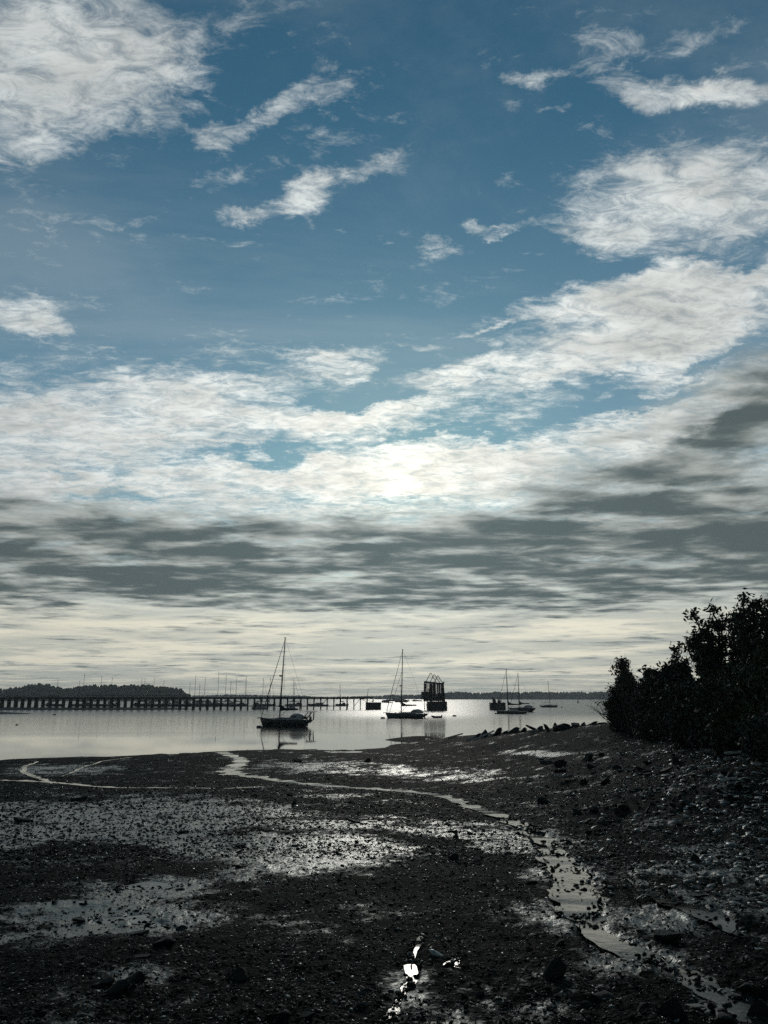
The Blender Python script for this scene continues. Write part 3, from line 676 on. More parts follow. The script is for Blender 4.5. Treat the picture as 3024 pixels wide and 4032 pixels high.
# driftwood planks on the ridge
DW = pmat('grey driftwood', (.16,.16,.14), .6, .4, var=.35, scale=4)
for px0, py0, px1, py1, Y0, Y1, lb in [(1765,2906,1822,2893,74,75,'grey plank leaning by the left end of the ridge'),(1838,2922,1872,2912,68,69,'short grey plank low on the ridge'),(1868,2916,1945,2878,66,69,'long grey beam lying up the ridge slope'),(1892,2892,1908,2898,68,68,'small grey board by the long beam'),(1922,2914,1936,2904,66,66.5,'short grey stake below the boulders')]:
    a = D(px0, py0, Y0); c = D(px1, py1, Y1); a.z = zg(a.x, a.y)+.08; c.z = max(zg(c.x, c.y)+.2, EH+ray(px1, py1).z*Y1/ray(px1, py1).y)
    MB().bar(a, c, .09, .07, 5).build('driftwood_plank', DW); tag(bpy.context.scene.objects[-1] if False else C.objects[-1], lb, 'driftwood', 'driftwood on the ridge')
# ------------------------------------------------------------------ pier, cribs, ruined tower, pontoon
TIM = pmat('dark wet timber', (.018,.020,.018), .7, .3, var=.5, scale=3, bump=.4)
TIMG = pmat('weathered timber', (.035,.038,.034), .75, .3, var=.4, scale=2, bump=.3)
CONC = pmat('pontoon planks', (.07,.07,.065), .7, .4)
IRON = pmat('rusty iron', (.03,.022,.018), .6, .4, var=.4)
PY = P(1300, 2794, 0).y               # distance of the pier from its pile feet
pxm = lambda px, Y, z=0.0: px_to_x(px, Y, z)
def px_to_x(px, Y, z=0.0):            # world x at depth Y and height z on photo column px
    u = (px-1512)/FPX; return u*(Y*cp + (z-EH)*sp)
def py_to_z(py, Y):
    v = (2016-py)/FPX; return EH + Y*(sp+v*cp)/(cp-v*sp)
xl, xr = px_to_x(-260, PY), px_to_x(1470.5, PY)
zt, zb_ = py_to_z(2745, PY), py_to_z(2751.5, PY)
pier = empty('timber_pier', (xr, PY, 0), 0, 'long dark timber pier on closely spaced piles reaching from the left across the water', 'pier')
O_ = Vector((xr, PY, 0))
L = lambda x, y, z: (x-O_.x, y-O_.y, z-O_.z)
DW_ = 2.6
MB().box(L((xl+xr)/2, PY, (zt+zb_)/2+.12), (xr-xl, DW_+.3, (zt-zb_)-.24)).build('deck', TIM, pier)
mb = MB()
for yy in (-1.0, 0, 1.0): mb.box(L((xl+xr)/2, PY+yy, zb_+.06), (xr-xl-.4, .25, .33))
mb.build('stringer', TIM, pier)
cols = []; x_ = 1419.0
while x_ > -60: cols.append(x_); x_ -= 26.15 if x_ > 900 else 27.0
cols = [1469, 1445.5] + cols
rs = random.Random(3)
for k, c_ in enumerate(cols):
    X = px_to_x(c_, PY); wide = .20+.03*rs.random() + (.06 if c_ < 900 else 0)
    zlow = -1.2 if k > 1 else py_to_z(2764, PY)
    mb = MB()
    for yy in (-1.15, 1.15):
        lean = rs.gauss(0, .13); mb.bar(L(X+lean, PY+yy*1.12, zlow), L(X, PY+yy, zb_+.1), wide*1.05, wide*.85, 8)
    if c_ < 1000:
        for yy in (-.4, .4): mb.bar(L(X+rs.gauss(0, .06), PY+yy, zlow), L(X, PY+yy, zb_+.1), wide*1.05, wide*.85, 7)
    mb.box(L(X, PY, zb_-.16), (.36, DW_+.2, .34))
    if k % 5 == 3: mb.bar(L(X-.1, PY-1.3, .9), L(px_to_x(c_+25, PY), PY-1.3, zb_-.1), .09, .09, 5)
    if k > 1 and c_ < 1250: mb.bar(L(X, PY-1.2, .6), L(X, PY+1.2, zb_-.5), .07, .07, 5)
    mb.build('pile_bent', TIM, pier)
mb = MB()
for a_, b_ in [(-200,96),(163,222),(338,1090)]:
    zr = py_to_z(2738.5 if a_ > 300 else 2739.5, PY); zr2 = py_to_z(2741.5, PY)
    for yy in (-1.25, 1.25):
        mb.box(L((px_to_x(a_, PY)+px_to_x(b_, PY))/2, PY+yy, zr), (px_to_x(b_, PY)-px_to_x(a_, PY), .09, .11))
        if a_ < 300: mb.box(L((px_to_x(a_, PY)+px_to_x(b_, PY))/2, PY+yy, zr2), (px_to_x(b_, PY)-px_to_x(a_, PY), .08, .09))
    c_ = a_
    while c_ < b_:
        X = px_to_x(c_, PY)
        for yy in (-1.25, 1.25): mb.box(L(X, PY+yy, (zr+zt)/2), (.11, .11, zr-zt+.1))
        c_ += 16.3
for c_ in (1122,1135,1151,1165,1179,1200,1222,1341,1342,1100,1108): mb.box(L(px_to_x(c_, PY), PY-1.2, zt+.38), (.12, .12, .8))
mb.build('railing', TIM, pier)
mb = MB()
mb.bar(L(px_to_x(1423, PY), PY-.9, py_to_z(2753, PY)), L(px_to_x(1446, PY), PY-.9, py_to_z(2765, PY)), .10)
mb.bar(L(px_to_x(1426, PY), PY+.9, py_to_z(2753, PY)), L(px_to_x(1469, PY), PY+.9, py_to_z(2763, PY)), .08)
mb.build('brace', TIM, pier)
MB().bar(L(px_to_x(1445, PY), PY, zt-.1), L(px_to_x(1449, PY)+.08, PY, py_to_z(2711, PY)), .10, .07, 8).build('pole', TIM, pier)
def crib(name, cx0, cx1, top, bot, Y, dep, mat, label, cat, stubs=()):
    """timber crib: stacked logs round a rubble core"""
    x0, x1 = px_to_x(cx0, Y), px_to_x(cx1, Y); z1 = py_to_z(top, Y); o = Vector(((x0+x1)/2, Y+dep/2, 0))
    r_ = empty(name, o, 0, label, cat); w = x1-x0; rs = random.Random(int(cx0))
    MB().box((0, 0, z1/2-.7), (w-.35, dep-.35, z1+1.2)).build('core', mat, r_)
    mb = MB(); n_ = max(5, int((z1+.8)/.32)); h = (z1+.8)/n_
    for i in range(n_):
        z = -.8+h*(i+.5); e = .12*rs.random()
        for s_ in (-1, 1):
            mb.box((e*.5, s_*(dep/2-.12), z), (w+e, .28, h*.86)) if i % 2 else mb.box((s_*(w/2-.12), e*.5, z), (.28, dep+e, h*.86))
            if i % 2 == 0: mb.box((0, s_*(dep/2-.15), z), (w-.55, .24, h*.8))
            else: mb.box((s_*(w/2-.15), 0, z), (.24, dep-.55, h*.8))
    mb.build('log_wall', mat, r_)
    for k, (sx, st, wd, ln) in enumerate(stubs):
        X = px_to_x(sx, Y)-o.x; zt_ = py_to_z(st, Y)
        MB().bar((X, rs.uniform(-.8, .8)-dep*.2, z1-.3), (X+ln, rs.uniform(-.8, .8)-dep*.2, zt_), wd, wd*.85, 8).build('pile_stub', mat, r_)
    return r_, o, w, z1
crib('timber_crib', 1439.5, 1500, 2765, 2794, PY-1.8, 3.6, TIM, 'square dark timber crib block at the outer end of the pier', 'crib')
YR = P(1960, 2796, 0).y
crib('ruined_crib', 1933, 1992, 2766.5, 2797, YR, 4.0, TIM, 'ruined timber crib with broken pile stubs standing behind the two moored sloops', 'crib',
     [(1946,2746,.36,0),(1951,2755,.26,.05),(1955,2757,.14,0),(1966,2750,.16,.03),(1963,2757,.2,0),(1970,2756,.22,0),(1975.5,2733.5,.12,.12),(1972,2758,.2,0),(1985,2766,.3,0)])
# ruined gantry tower
YT = P(1720, 2797, 0).y
r_, o, w, z1 = crib('ferry_tower', 1683, 1761, 2762, 2797, YT, 5.0, TIM, 'tall ruined timber tower on a crib topped by three pointed iron frames', 'tower')
X = lambda px: px_to_x(px, YT)-o.x
Z = lambda py: py_to_z(py, YT)
rs = random.Random(9)
tl = lambda c: Z(2683+(c-1674)*.095)
for yy in (-2.2, 2.2):
    c_ = 1675.5; mb = MB(); rs = random.Random(9)
    while c_ < 1751:
        g_ = rs.uniform(2.6, 4.6)
        t0_ = X(c_+(c_-1712)*.02); b0_ = X(c_+(c_-1712)*.12+1)
        mb.bar((b0_, yy+rs.uniform(-.15, .15), Z(2762)), (t0_, yy+rs.uniform(-.1, .1), tl(c_)-rs.choice([0,0,.0,.5])), rs.uniform(.15, .26), rs.uniform(.12, .2), 4)
        c_ += g_*1.75
    mb.build('pile_wall', TIM, r_)
mb = MB()
for yy in (-2.3, 2.3):
    mb.loft([[(X(1673.5), yy+d_, Z(2681.5)+e_) for d_, e_ in ((-.15,0),(.15,0),(.15,-.55),(-.15,-.55))], [(X(1751), yy+d_, Z(2690)+e_) for d_, e_ in ((-.15,0),(.15,0),(.15,-.55),(-.15,-.55))]], True)
    for py_, hh in ((2735, .35), (2757, .55)):
        mb.box((X(1713), yy, Z(py_)), (X(1753)-X(1673), .3, hh))
for sx in (1674.5, 1750.5): mb.box((X(sx), 0, Z(2687)), (.3, 4.6, .4)); mb.box((X(sx+(-1 if sx < 1700 else 2)), 0, Z(2757)), (.3, 4.6, .5))
mb.build('cap_beam', TIM, r_)
mb = MB()
for c_ in np.linspace(1677, 1750, 15):
    z0, z3 = Z(2760), Z(rs.uniform(2733, 2748)); mb.box((X(c_), rs.uniform(-.6, .6), (z0+z3)/2), (rs.uniform(.35, .60), .25, z3-z0))
for c_ in (1679,1692,1705,1716,1733,1747):
    z0, z3 = Z(2758), Z(rs.uniform(2690, 2712)); mb.box((X(c_), rs.uniform(-1, 1), (z0+z3)/2), (rs.uniform(.22, .42), .25, z3-z0))
mb.build('inner_planks', TIM, r_)
MB().box(((X(1661)+X(1689))/2, -.8, (Z(2725)+Z(2749))/2), (X(1689)-X(1661), 2.6, Z(2725)-Z(2749))).box(((X(1661)+X(1689))/2, -.8, Z(2725)+.06), (X(1689)-X(1661)+.25, 2.9, .14)).box(((X(1663)+X(1676))/2, -.8, Z(2751)), (1.1, 2.3, .3)).build('side_cabin', TIMG, r_)
MB().bar((X(1672), -1.4, -1), (X(1673.5), -1.4, Z(2750)), .14, .12, 6).build('leg', TIM, r_)
for ax, ay, l_, lt, rr_, rt in [(1699,2649.5,1680,2682,1720,2685),(1714,2654.5,1697,2684,1735,2687),(1729,2659,1714,2686,1748,2690)]:
    mb = MB(); y0 = (ax-1714)*.07
    A = Vector((X(ax-1.6), y0, Z(ay+1.4))); B = Vector((X(ax+1.6), y0, Z(ay+1.4)))
    mb.bar((X(l_), y0, Z(lt)-.1), A, .13, .12, 5).bar((X(rr_), y0, Z(rt)-.1), B, .13, .12, 5)
    mb.bar(A, (X(ax), y0, Z(ay)), .12, .12, 5).bar((X(ax), y0, Z(ay)), B, .12, .12, 5)
    f_ = .55; p1 = A.lerp(Vector((X(l_), y0, Z(lt))), f_); p2 = B.lerp(Vector((X(rr_), y0, Z(rt))), f_)
    mb.bar(p1, p2, .04, .04, 4); mb.bar(A.lerp(p1, .3), p2, .04, .04, 4)
    mb.build('iron_frame', IRON, r_)
MB().bar((X(1690), -4, .05), (X(1757), -2.9, .12), .16, .12, 6).build('floating_log', TIM); tag(C.objects[-1], 'thin dark log afloat at the foot of the ruined tower', 'log'); C.objects[-1].location = o
# marina pontoon behind the pier
YD = P(1100, 2781.5, 0).y
x0, x1 = px_to_x(700, YD), px_to_x(1363, YD)
po = empty('pontoon_dock', ((x0+x1)/2, YD, 0), 0, 'long low floating dock behind the pier with boats lying along it', 'dock')
MB().box((0, 0, .28), (x1-x0, 2.4, .3)).build('decking', CONC, po)
mb = MB(); 
for k in range(26): mb.box((-(x1-x0)/2+2+k*(x1-x0-4)/25, 0, .02), (1.8, 2.0, .38))
mb.build('floats', TIM, po)
for k, c_ in enumerate((1329, 1371)):
    MB().bar((0, 0, -1), (0, 0, py_to_z(2773.5, YD)), .16, .15, 7).ball((0, 0, py_to_z(2773, YD)), .42, 1).build('mooring_pile', TIM)
    tag(C.objects[-1], ['round topped post rising above the floating dock right of the motor yacht', 'round topped post standing alone beyond the end of the floating dock'][k], 'post'); C.objects[-1].location = (px_to_x(c_, YD), YD-1.5, 0)
# ------------------------------------------------------------------ boats
HD = pmat('dark blue hull', (.006,.009,.013), .5, .25); HG = pmat('grey green hull', (.022,.032,.034), .5, .3)
HW = pmat('white hull', (.42,.44,.43), .35, .5, coat=.2, var=.06); DECK = pmat('deck grey', (.14,.15,.15), .6, .4, var=.1)
CAB = pmat('cabin grey', (.20,.21,.21), .5, .4, var=.1); ALU = pmat('mast aluminium', (.06,.065,.07), .45, .5, metal=.3, var=.1); CANV = pmat('navy canvas', (.010,.014,.022), .85, .2, var=.3)
WIRE = pmat('rigging wire', (.05,.055,.055), .4, .5, metal=.5); GLS = pmat('dark window', (.01,.012,.015), .08, .5, var=.1); FUR = pmat('furled sail', (.03,.035,.045), .8, .2); WHT = pmat('white fitting', (.7,.7,.68), .4, .5, var=.05)
RUB = pmat('grey rubber', (.04,.043,.045), .6, .4)
def hull(L_, B_, fb, fs, mat, root, rake=.10, stern='counter', draft=.35):
    """lofted hull, bow +x; returns deck height function"""
    n_ = 17; secs = []; xs = np.linspace(0, 1, n_)
    def dz(u): return fs+(fb-fs)*u**1.6 - .06*math.sin(math.pi*u)
    for u in xs:
        bw_ = B_/2*max(.02, (1-abs(2*(u-.42)/1.16)**2.5)) * (1 if u < .95 else max(.05, 1-(u-.95)*14))
        x_ = -L_/2 + u*L_; d_ = dz(u)
        xk = x_ - (rake*L_*max(0, u-.80)/.20*.55) + ((L_*.10*(1-u/.15)) if u < .15 and stern == 'counter' else 0)
        kz = -draft*math.sin(math.pi*min(1, max(0, u*.9+.05)))**.6
        if stern == 'counter' and u < .15: kz = max(kz, (fs*.40)*(1-u/.15)+kz*(u/.15))
        sec = []
        for s_ in (1, -1):
            row = [(x_, s_*bw_, d_), (x_*.55+xk*.45, s_*bw_*.97, d_*.55+kz*.0), (xk, s_*bw_*.78, max(kz*.3, kz)), (xk, 0, kz)]
            sec += row if s_ == 1 else row[:-1][::-1]
        secs.append(sec)
    mb = MB(); mb.loft(secs, True); h = mb.build('hull', mat, root, True)
    md = MB(); md.loft([[(-L_/2+u*L_, s_*B_/2*max(.02, (1-abs(2*(u-.42)/1.16)**2.5))*.98*(1 if u < .95 else max(.05, 1-(u-.95)*14)), dz(u)+.015+(.05 if s_ == 0 else 0)) for s_ in (-1, 0, 1)] for u in xs], False)
    md.build('deck', DECK, root)
    return dz
def sailboat(loc, rz, L_=9, B_=3, fb=1.25, fs=1.05, mast=14, mx=.60, rake=.4, hm=HD, detail=2, boom=.38, bz=1.35, furl=True, stays=1, radar=None, label='', group=None, sailc=True, dodger=True, arch=False, rail=True, windgen=None, scope=CANV):
    root = empty('sailboat', loc, rz, label, 'sailboat', group)
    dz = hull(L_, B_, fb, fs, hm, root)
    X = lambda u: -L_/2+u*L_
    md = dz(mx)
    # coachroof
    mb = MB(); secs = []
    for u, h_, w_ in [(.30,.30,.30),(.36,.42,.34),(.55,.38,.32),(.66,.25,.24),(.72,.04,.14)]:
        z0 = dz(u); secs.append([(X(u), -w_*B_, z0-.02), (X(u), -w_*B_*.85, z0+h_*.8), (X(u), 0, z0+h_), (X(u), w_*B_*.85, z0+h_*.8), (X(u), w_*B_, z0-.02)])
    mb.loft(secs, True); cab = mb.build('cabin', CAB, root)
    if detail > 1:
        for s_ in (-1, 1):
            for u in (.38, .47, .56): MB().box((X(u), s_*B_*.325, dz(u)+.20), (.062*L_, .03, .14)).build('window', GLS, cab)
        MB().box((X(.76), 0, dz(.76)+.08), (.5, .5, .1)).build('hatch', GLS, root)
    top = Vector((X(mx)-rake, 0, mast)); foot = Vector((X(mx), 0, md+.2)); r0 = .10 if detail > 1 else .10
    mt = MB().bar(foot, top, r0*1.25, r0*.8, 8).box(top+Vector((0,0,.05)), (.35, .12, .1)).build('mast', ALU, root)
    at = lambda f: foot.lerp(top, f)
    if detail > 0:
        for f, w_ in ((.36, .82), (.66, .55)):
            c_ = at(f); MB().bar(c_, c_+Vector((-.12, w_, .06)), .03, .02, 5).bar(c_, c_+Vector((-.12, -w_, .06)), .03, .02, 5).build('spreader', ALU, mt)
        if radar: c_ = at(radar); MB().bar(c_+Vector((.36,0,-.08)), c_+Vector((.36,0,.14)), .26, .22, 10).box(c_+Vector((.2,0,-.12)), (.35,.08,.06)).build('radar_dome', WHT if detail > 2 else ALU, mt)
        mb = MB()
        wr = .012
        for s_ in (-1, 1):
            a = at(.66)+Vector((-.12, s_*.55, .06)); b_ = at(.36)+Vector((-.12, s_*.82, .06)); cpt = Vector((X(mx)-.2, s_*B_*.44, dz(mx)))
            mb.bar(top, a, wr, wr, 4).bar(a, b_, wr, wr, 4).bar(b_, cpt, wr, wr, 4).bar(at(.66), b_, wr, wr, 4).bar(at(.36), cpt+Vector((.35,0,0)), wr, wr, 4)
        mb.build('shroud', WIRE, root)
        mb = MB().bar(top, (X(.03), 0, dz(0)+.1), wr*1.2, wr*1.2, 4); mb.build('backstay', WIRE, root)
    bow = Vector((X(.975), 0, dz(1)+.05))
    n_pts = 9; st = at(.985)
    MB().tube([bow.lerp(st, k/n_pts) for k in range(n_pts+1)], [(.075-.045*(k/n_pts)**1.5 if k else .03) if furl else .014 for k in range(n_pts+1)], 6).build('furled_headsail' if furl else 'forestay', FUR if furl else WIRE, root)
    if stays > 1:
        b2 = Vector((X(.90), 0, dz(.9)+.05)); s2 = at(.66); MB().tube([b2.lerp(s2, k/6) for k in range(7)], [.03]+[.05-.02*k/6 for k in range(6)], 6).build('furled_headsail', FUR, root)
    # boom with flaked sail
    bl = boom*L_; g_ = foot+Vector((0, 0, bz)); e_ = Vector((foot.x-bl, 0, g_.z+.10))
    MB().bar(g_, e_, .065, .055, 7).build('boom', ALU, root)
    if sailc:
        secs = []
        for k in range(9):
            f = k/8; c_ = g_.lerp(e_, f*.99); hgt = .85*(1-f)**6+.30*(1-.35*f); w_ = .17*(1-.4*f)
            secs.append([c_+Vector((0, -w_*.6, -.10)), c_+Vector((0, -w_, .08)), c_+Vector((0, -w_*.3, hgt)), c_+Vector((0, w_*.3, hgt)), c_+Vector((0, w_, .08)), c_+Vector((0, w_*.6, -.10))])
        MB().loft(secs, True).build('sail_cover', scope, root, True)
        if detail > 1: MB().bar(g_+Vector((.02,0,.5)), at(.42)+Vector((-.02,0,0)), .17, .10, 8).build('mainsail_stack', scope, root)
    if detail > 1: MB().bar((foot.x-.15, 0, foot.z+.25), (foot.x-bl*.38, 0, g_.z-.06), .035, .03, 5).build('boom_vang', ALU, root)
    if dodger:
        mb = MB(); secs = []
        for u, h_, w_ in [(.40,.38,.30),(.37,.75,.31),(.32,.98,.32),(.24,1.04,.34),(.17,.90,.34),(.13,.55,.33)]:
            z0 = dz(u); secs.append([(X(u), -w_*B_, z0+.1), (X(u), -w_*B_*.96, z0+h_*.75), (X(u), -w_*B_*.6, z0+h_), (X(u), w_*B_*.6, z0+h_), (X(u), w_*B_*.96, z0+h_*.75), (X(u), w_*B_, z0+.1)])
        dg = mb.loft(secs, False).build('spray_hood', scope if detail < 2 else CAB, root, True)
        if detail > 1:
            for s_ in (-1, 1): MB().box((X(.30), s_*B_*.325, dz(.3)+.52), (.10*L_, .03, .26)).build('window', GLS, dg)
    if rail:
        mb = MB()
        for s_ in (-1, 1):
            pr = None
            for u in np.linspace(.04, .95, 11):
                y_ = s_*B_/2*max(.05, (1-abs(2*(u-.42)/1.16)**2.5))*.92; z0 = dz(u); p_ = Vector((X(u), y_, z0+.6))
                mb.bar((X(u), y_, z0), p_, .016, .014, 4)
                if pr is not None: mb.bar(pr, p_, .008, .008, 4).bar(pr-Vector((0,0,.28)), p_-Vector((0,0,.28)), .007, .007, 4)
                pr = p_
        mb.build('guard_rail', WIRE, root)
        mb = MB(); zb2 = dz(1)
        mb.tube([(X(.93), -B_*.17, zb2), (X(.94), -B_*.17, zb2+.62), (X(1.0), 0, zb2+.68), (X(.94), B_*.17, zb2+.62), (X(.93), B_*.17, zb2)], .018, 5)
        mb.build('pulpit', WIRE, root)
        MB().box((X(1.0)+.12, 0, zb2-.02), (.55, .18, .12)).bar((X(1.0)+.38, -.12, zb2-.22), (X(1.0)+.38, .12, zb2-.02), .07, .05, 5).build('anchor', ALU, root)
    if arch:
        mb = MB()
        for s_ in (-1, 1):
            mb.tube([(X(.13), s_*B_*.34, dz(.1)+.1), (X(.09), s_*B_*.33, dz(.1)+.65), (X(.02), s_*B_*.32, fs+1.28)], [.10,.075,.06], 6).tube([(X(-.0), s_*B_*.30, fs-.05), (X(-.01), s_*B_*.30, fs+1.25)], [.11,.09], 6)
        mb.box((X(.015), 0, fs+1.33), (1.25, B_*.8, .08)); mb.build('stern_arch', ALU, root)
        MB().box((X(-.005), B_*.2, fs+.25), (.3, .25, .5)).build('outboard_motor', CANV, root)
    if windgen:
        mb = MB().bar((X(.02), .5, fs), (X(.02), .5, fs+windgen), .03, .025, 5); c_ = Vector((X(.02), .5, fs+windgen))
        mb.bar(c_+Vector((-.35,0,0)), c_+Vector((.2,0,0)), .05, .07, 6)
        for k in range(3): a = k*2.094+.5; mb.bar(c_+Vector((.2,0,0)), c_+Vector((.2, .1+.0*k, 0))+Vector((.35*math.cos(a)*.6, .5*math.cos(a), .5*math.sin(a))), .03, .02, 4)
        mb.build('wind_generator', ALU, root)
    if detail > 1: MB().box((X(.08), 0, fs-.45), (.3, .06, 1.1)).tube([(X(.10), -B_*.1, fs+.1),(X(.10),-B_*.1,fs+.75)], .03, 5).build('steering_pedestal', ALU, root)
    return root
def water_at(px, py): p = P(px, py, 0); return p
def zm(px, Y, py): return py_to_z(py, Y)
p = water_at(1123, 2860)
sailboat(p, R(180-14), L_=9.15, B_=3.1, fb=1.38, fs=1.05, mast=py_to_z(2512, p.y), mx=.615, rake=.55, hm=HD, detail=2, boom=.355, bz=1.25, radar=.52, arch=True, label='largest and nearest sailboat, dark hulled, with a solar arch on its stern')
p = water_at(1601, 2828)
sailboat(p, R(180-11), L_=10.1, B_=3.2, fb=1.25, fs=1.02, mast=py_to_z(2558, p.y), mx=.625, rake=.42, hm=HG, detail=2, boom=.36, bz=1.5, radar=.42, stays=2, windgen=1.9, label='dark sailboat with two slanting headstays moored left of the ruined tower')
p = water_at(2017, 2811)
sailboat(p, R(180-8), L_=8.9*1.05, B_=2.8, fb=.95, fs=.75, mast=py_to_z(2636, p.y), mx=.62, rake=-.15, hm=HG, detail=2, boom=.42, bz=1.6, dodger=False, label='grey hulled sailboat moored in front of the ruined crib')
p = water_at(2056, 2803)
sailboat(p, R(180-30), L_=9.2, B_=3.1, fb=1.25, fs=1.25, mast=py_to_z(2652, p.y), mx=.60, rake=0, hm=HD, detail=2, boom=.40, bz=1.2, windgen=1.7, label='dark sailboat half hidden behind the grey hulled one, right of the ruined crib')
p = water_at(2161, 2785)
r3 = sailboat(p, R(6), L_=9.4, B_=2.9, fb=1.05, fs=.85, mast=py_to_z(2682, p.y), mx=.58, rake=.5, hm=HD, detail=1, furl=False, boom=.40, bz=1.25, sailc=False, dodger=False, label='small sailboat alone at right with its bow pointing right, far shore behind')
p = water_at(1582, 2765.5)
sailboat(p, R(185), L_=15.5, B_=3.6, fb=1.6, fs=1.3, mast=py_to_z(2692, p.y), mx=.57, rake=0, hm=HD, detail=0, furl=False, boom=.3, bz=1.2, rail=False, label='distant sailboat seen just left of the mast of the boat by the tower')
p = water_at(1641, 2761.5)
sailboat(p, R(5), L_=14.5, B_=3.6, fb=1.4, fs=1.3, mast=py_to_z(2711, p.y), mx=.5, rake=0, hm=HG, detail=0, furl=False, boom=.42, bz=3.0, rail=False, dodger=True, label='distant white topped sailboat just left of the ruined tower')
def motorboat(loc, rz, L_, B_, fb, fs, hm, cabh, label, cab=(.25,.62), fly=False, group=None, aft=0.0):
    root = empty('motorboat', loc, rz, label, 'motorboat', group); dz = hull(L_, B_, fb, fs, hm, root, rake=.16, stern='flat')
    X = lambda u: -L_/2+u*L_; a, b_ = cab; secs = []
    for u, h_ in ((a, cabh), (b_-.06, cabh), (b_, cabh*.55), (min(.93, b_+.13), .12)):
        z0 = dz(u)-.05; w_ = B_*.36 if u < b_ else B_*.30
        secs.append([(X(u), -w_, z0), (X(u), -w_*.88, z0+h_), (X(u), w_*.88, z0+h_), (X(u), w_, z0)])
    h = MB().loft(secs, True).build('wheelhouse', CAB, root)
    for s_ in (-1, 1): MB().box((X((a+b_)/2-.02), s_*B_*.345, dz(a)+cabh*.66), ((b_-a)*L_*.72, .05, cabh*.26)).build('window', GLS, h)
    mb = MB().box((X((a+b_)/2-.05), 0, dz(a)+cabh), ((b_-a)*L_*1.1+aft, B_*.80, .10)); mb.build('roof', CAB, root)
    mb = MB().bar((X(a+.1), 0, dz(a)+cabh), (X(a+.1), 0, dz(a)+cabh+1.1), .04, .03, 5).box((X(a+.1), 0, dz(a)+cabh+.75), (.12, .7, .1)); mb.build('antenna_mast', ALU, root)
    if fly: MB().box((X(a+.15), 0, dz(a)+cabh+.45), (L_*.22, B_*.6, .8), taper=.85).box((X(a+.12), 0, dz(a)+cabh+1.6), (L_*.24, B_*.6, .08)).bar((X(a+.05),-.8,dz(a)+cabh),(X(a+.05),-.8,dz(a)+cabh+1.6),.04).bar((X(a+.2),.8,dz(a)+cabh),(X(a+.2),.8,dz(a)+cabh+1.6),.04).build('flybridge', CAB, root)
    mb = MB()
    for s_ in (-1, 1):
        mb.tube([(X(u), s_*B_/2*max(.05, (1-abs(2*(u-.42)/1.16)**2.5))*.9, dz(u)+.55) for u in (.66,.78,.88,.97)], .02, 4)
        for u in (.66,.78,.88): y_ = s_*B_/2*max(.05, (1-abs(2*(u-.42)/1.16)**2.5))*.9; mb.bar((X(u), y_, dz(u)), (X(u), y_, dz(u)+.55), .016, .016, 4)
    mb.build('bow_rail', WIRE, root)
    return root
p = water_at(1523, 2767); motorboat(p, R(180), 11, 3.4, 1.6, .7, HD, 2.1, 'distant dark motorboat just left of the headstays of the boat by the tower', (.30,.60))
p = water_at(1023, 2793); motorboat(p, R(8), 6.6, 2.4, 1.3, 1.0, HW, 1.0, 'white cabin boat floating close behind the bow stay of the nearest sailboat', (.2,.6), aft=.3)
p = water_at(1146, 2793); motorboat(p, R(185), 3.8, 1.8, .8, .6, HW, .9, 'small white motorboat under the pier right of the nearest mast', (.3,.65))
MY = YD-3.2
for px, L_, fb, ch, rz_, fly, lb in [(1251,11.5,1.5,.9,180,False,'long low motor yacht at the floating dock right of the nearest sailboat'),(740,9.2,1.6,1.6,0,True,'motorboat with open flybridge at the left end of the floating dock'),(780,10.0,1.6,2.1,176,False,'white lobster boat with wheelhouse at the dock'),(824,9.4,1.7,2.0,4,False,'trawler with tall wheelhouse beside the lobster boat at the dock'),(852,7.6,1.9,1.4,0,True,'motorboat with raked bow, right of the trawler at the dock'),(650,8.0,1.5,1.8,180,False,'dark motorboat seen between the piles below the end of the wooded island'),(700,8.2,1.5,1.7,2,True,'motorboat between the piles just left of the dock end'),(590,7.8,1.5,1.7,178,False,'motorboat seen through the piles under the wooded island'),(440,8.0,1.4,1.6,0,False,'pale topped motorboat behind the piles on the left'),(920,7.6,1.4,1.5,85,False,'small motorboat stern on at the dock, darkest one')]:
    motorboat((px_to_x(px, MY), MY, 0), R(rz_), L_, 3.0, fb, fb*.7, HG if px in (1251,780,824,440) else HD, ch, lb, fly=fly)
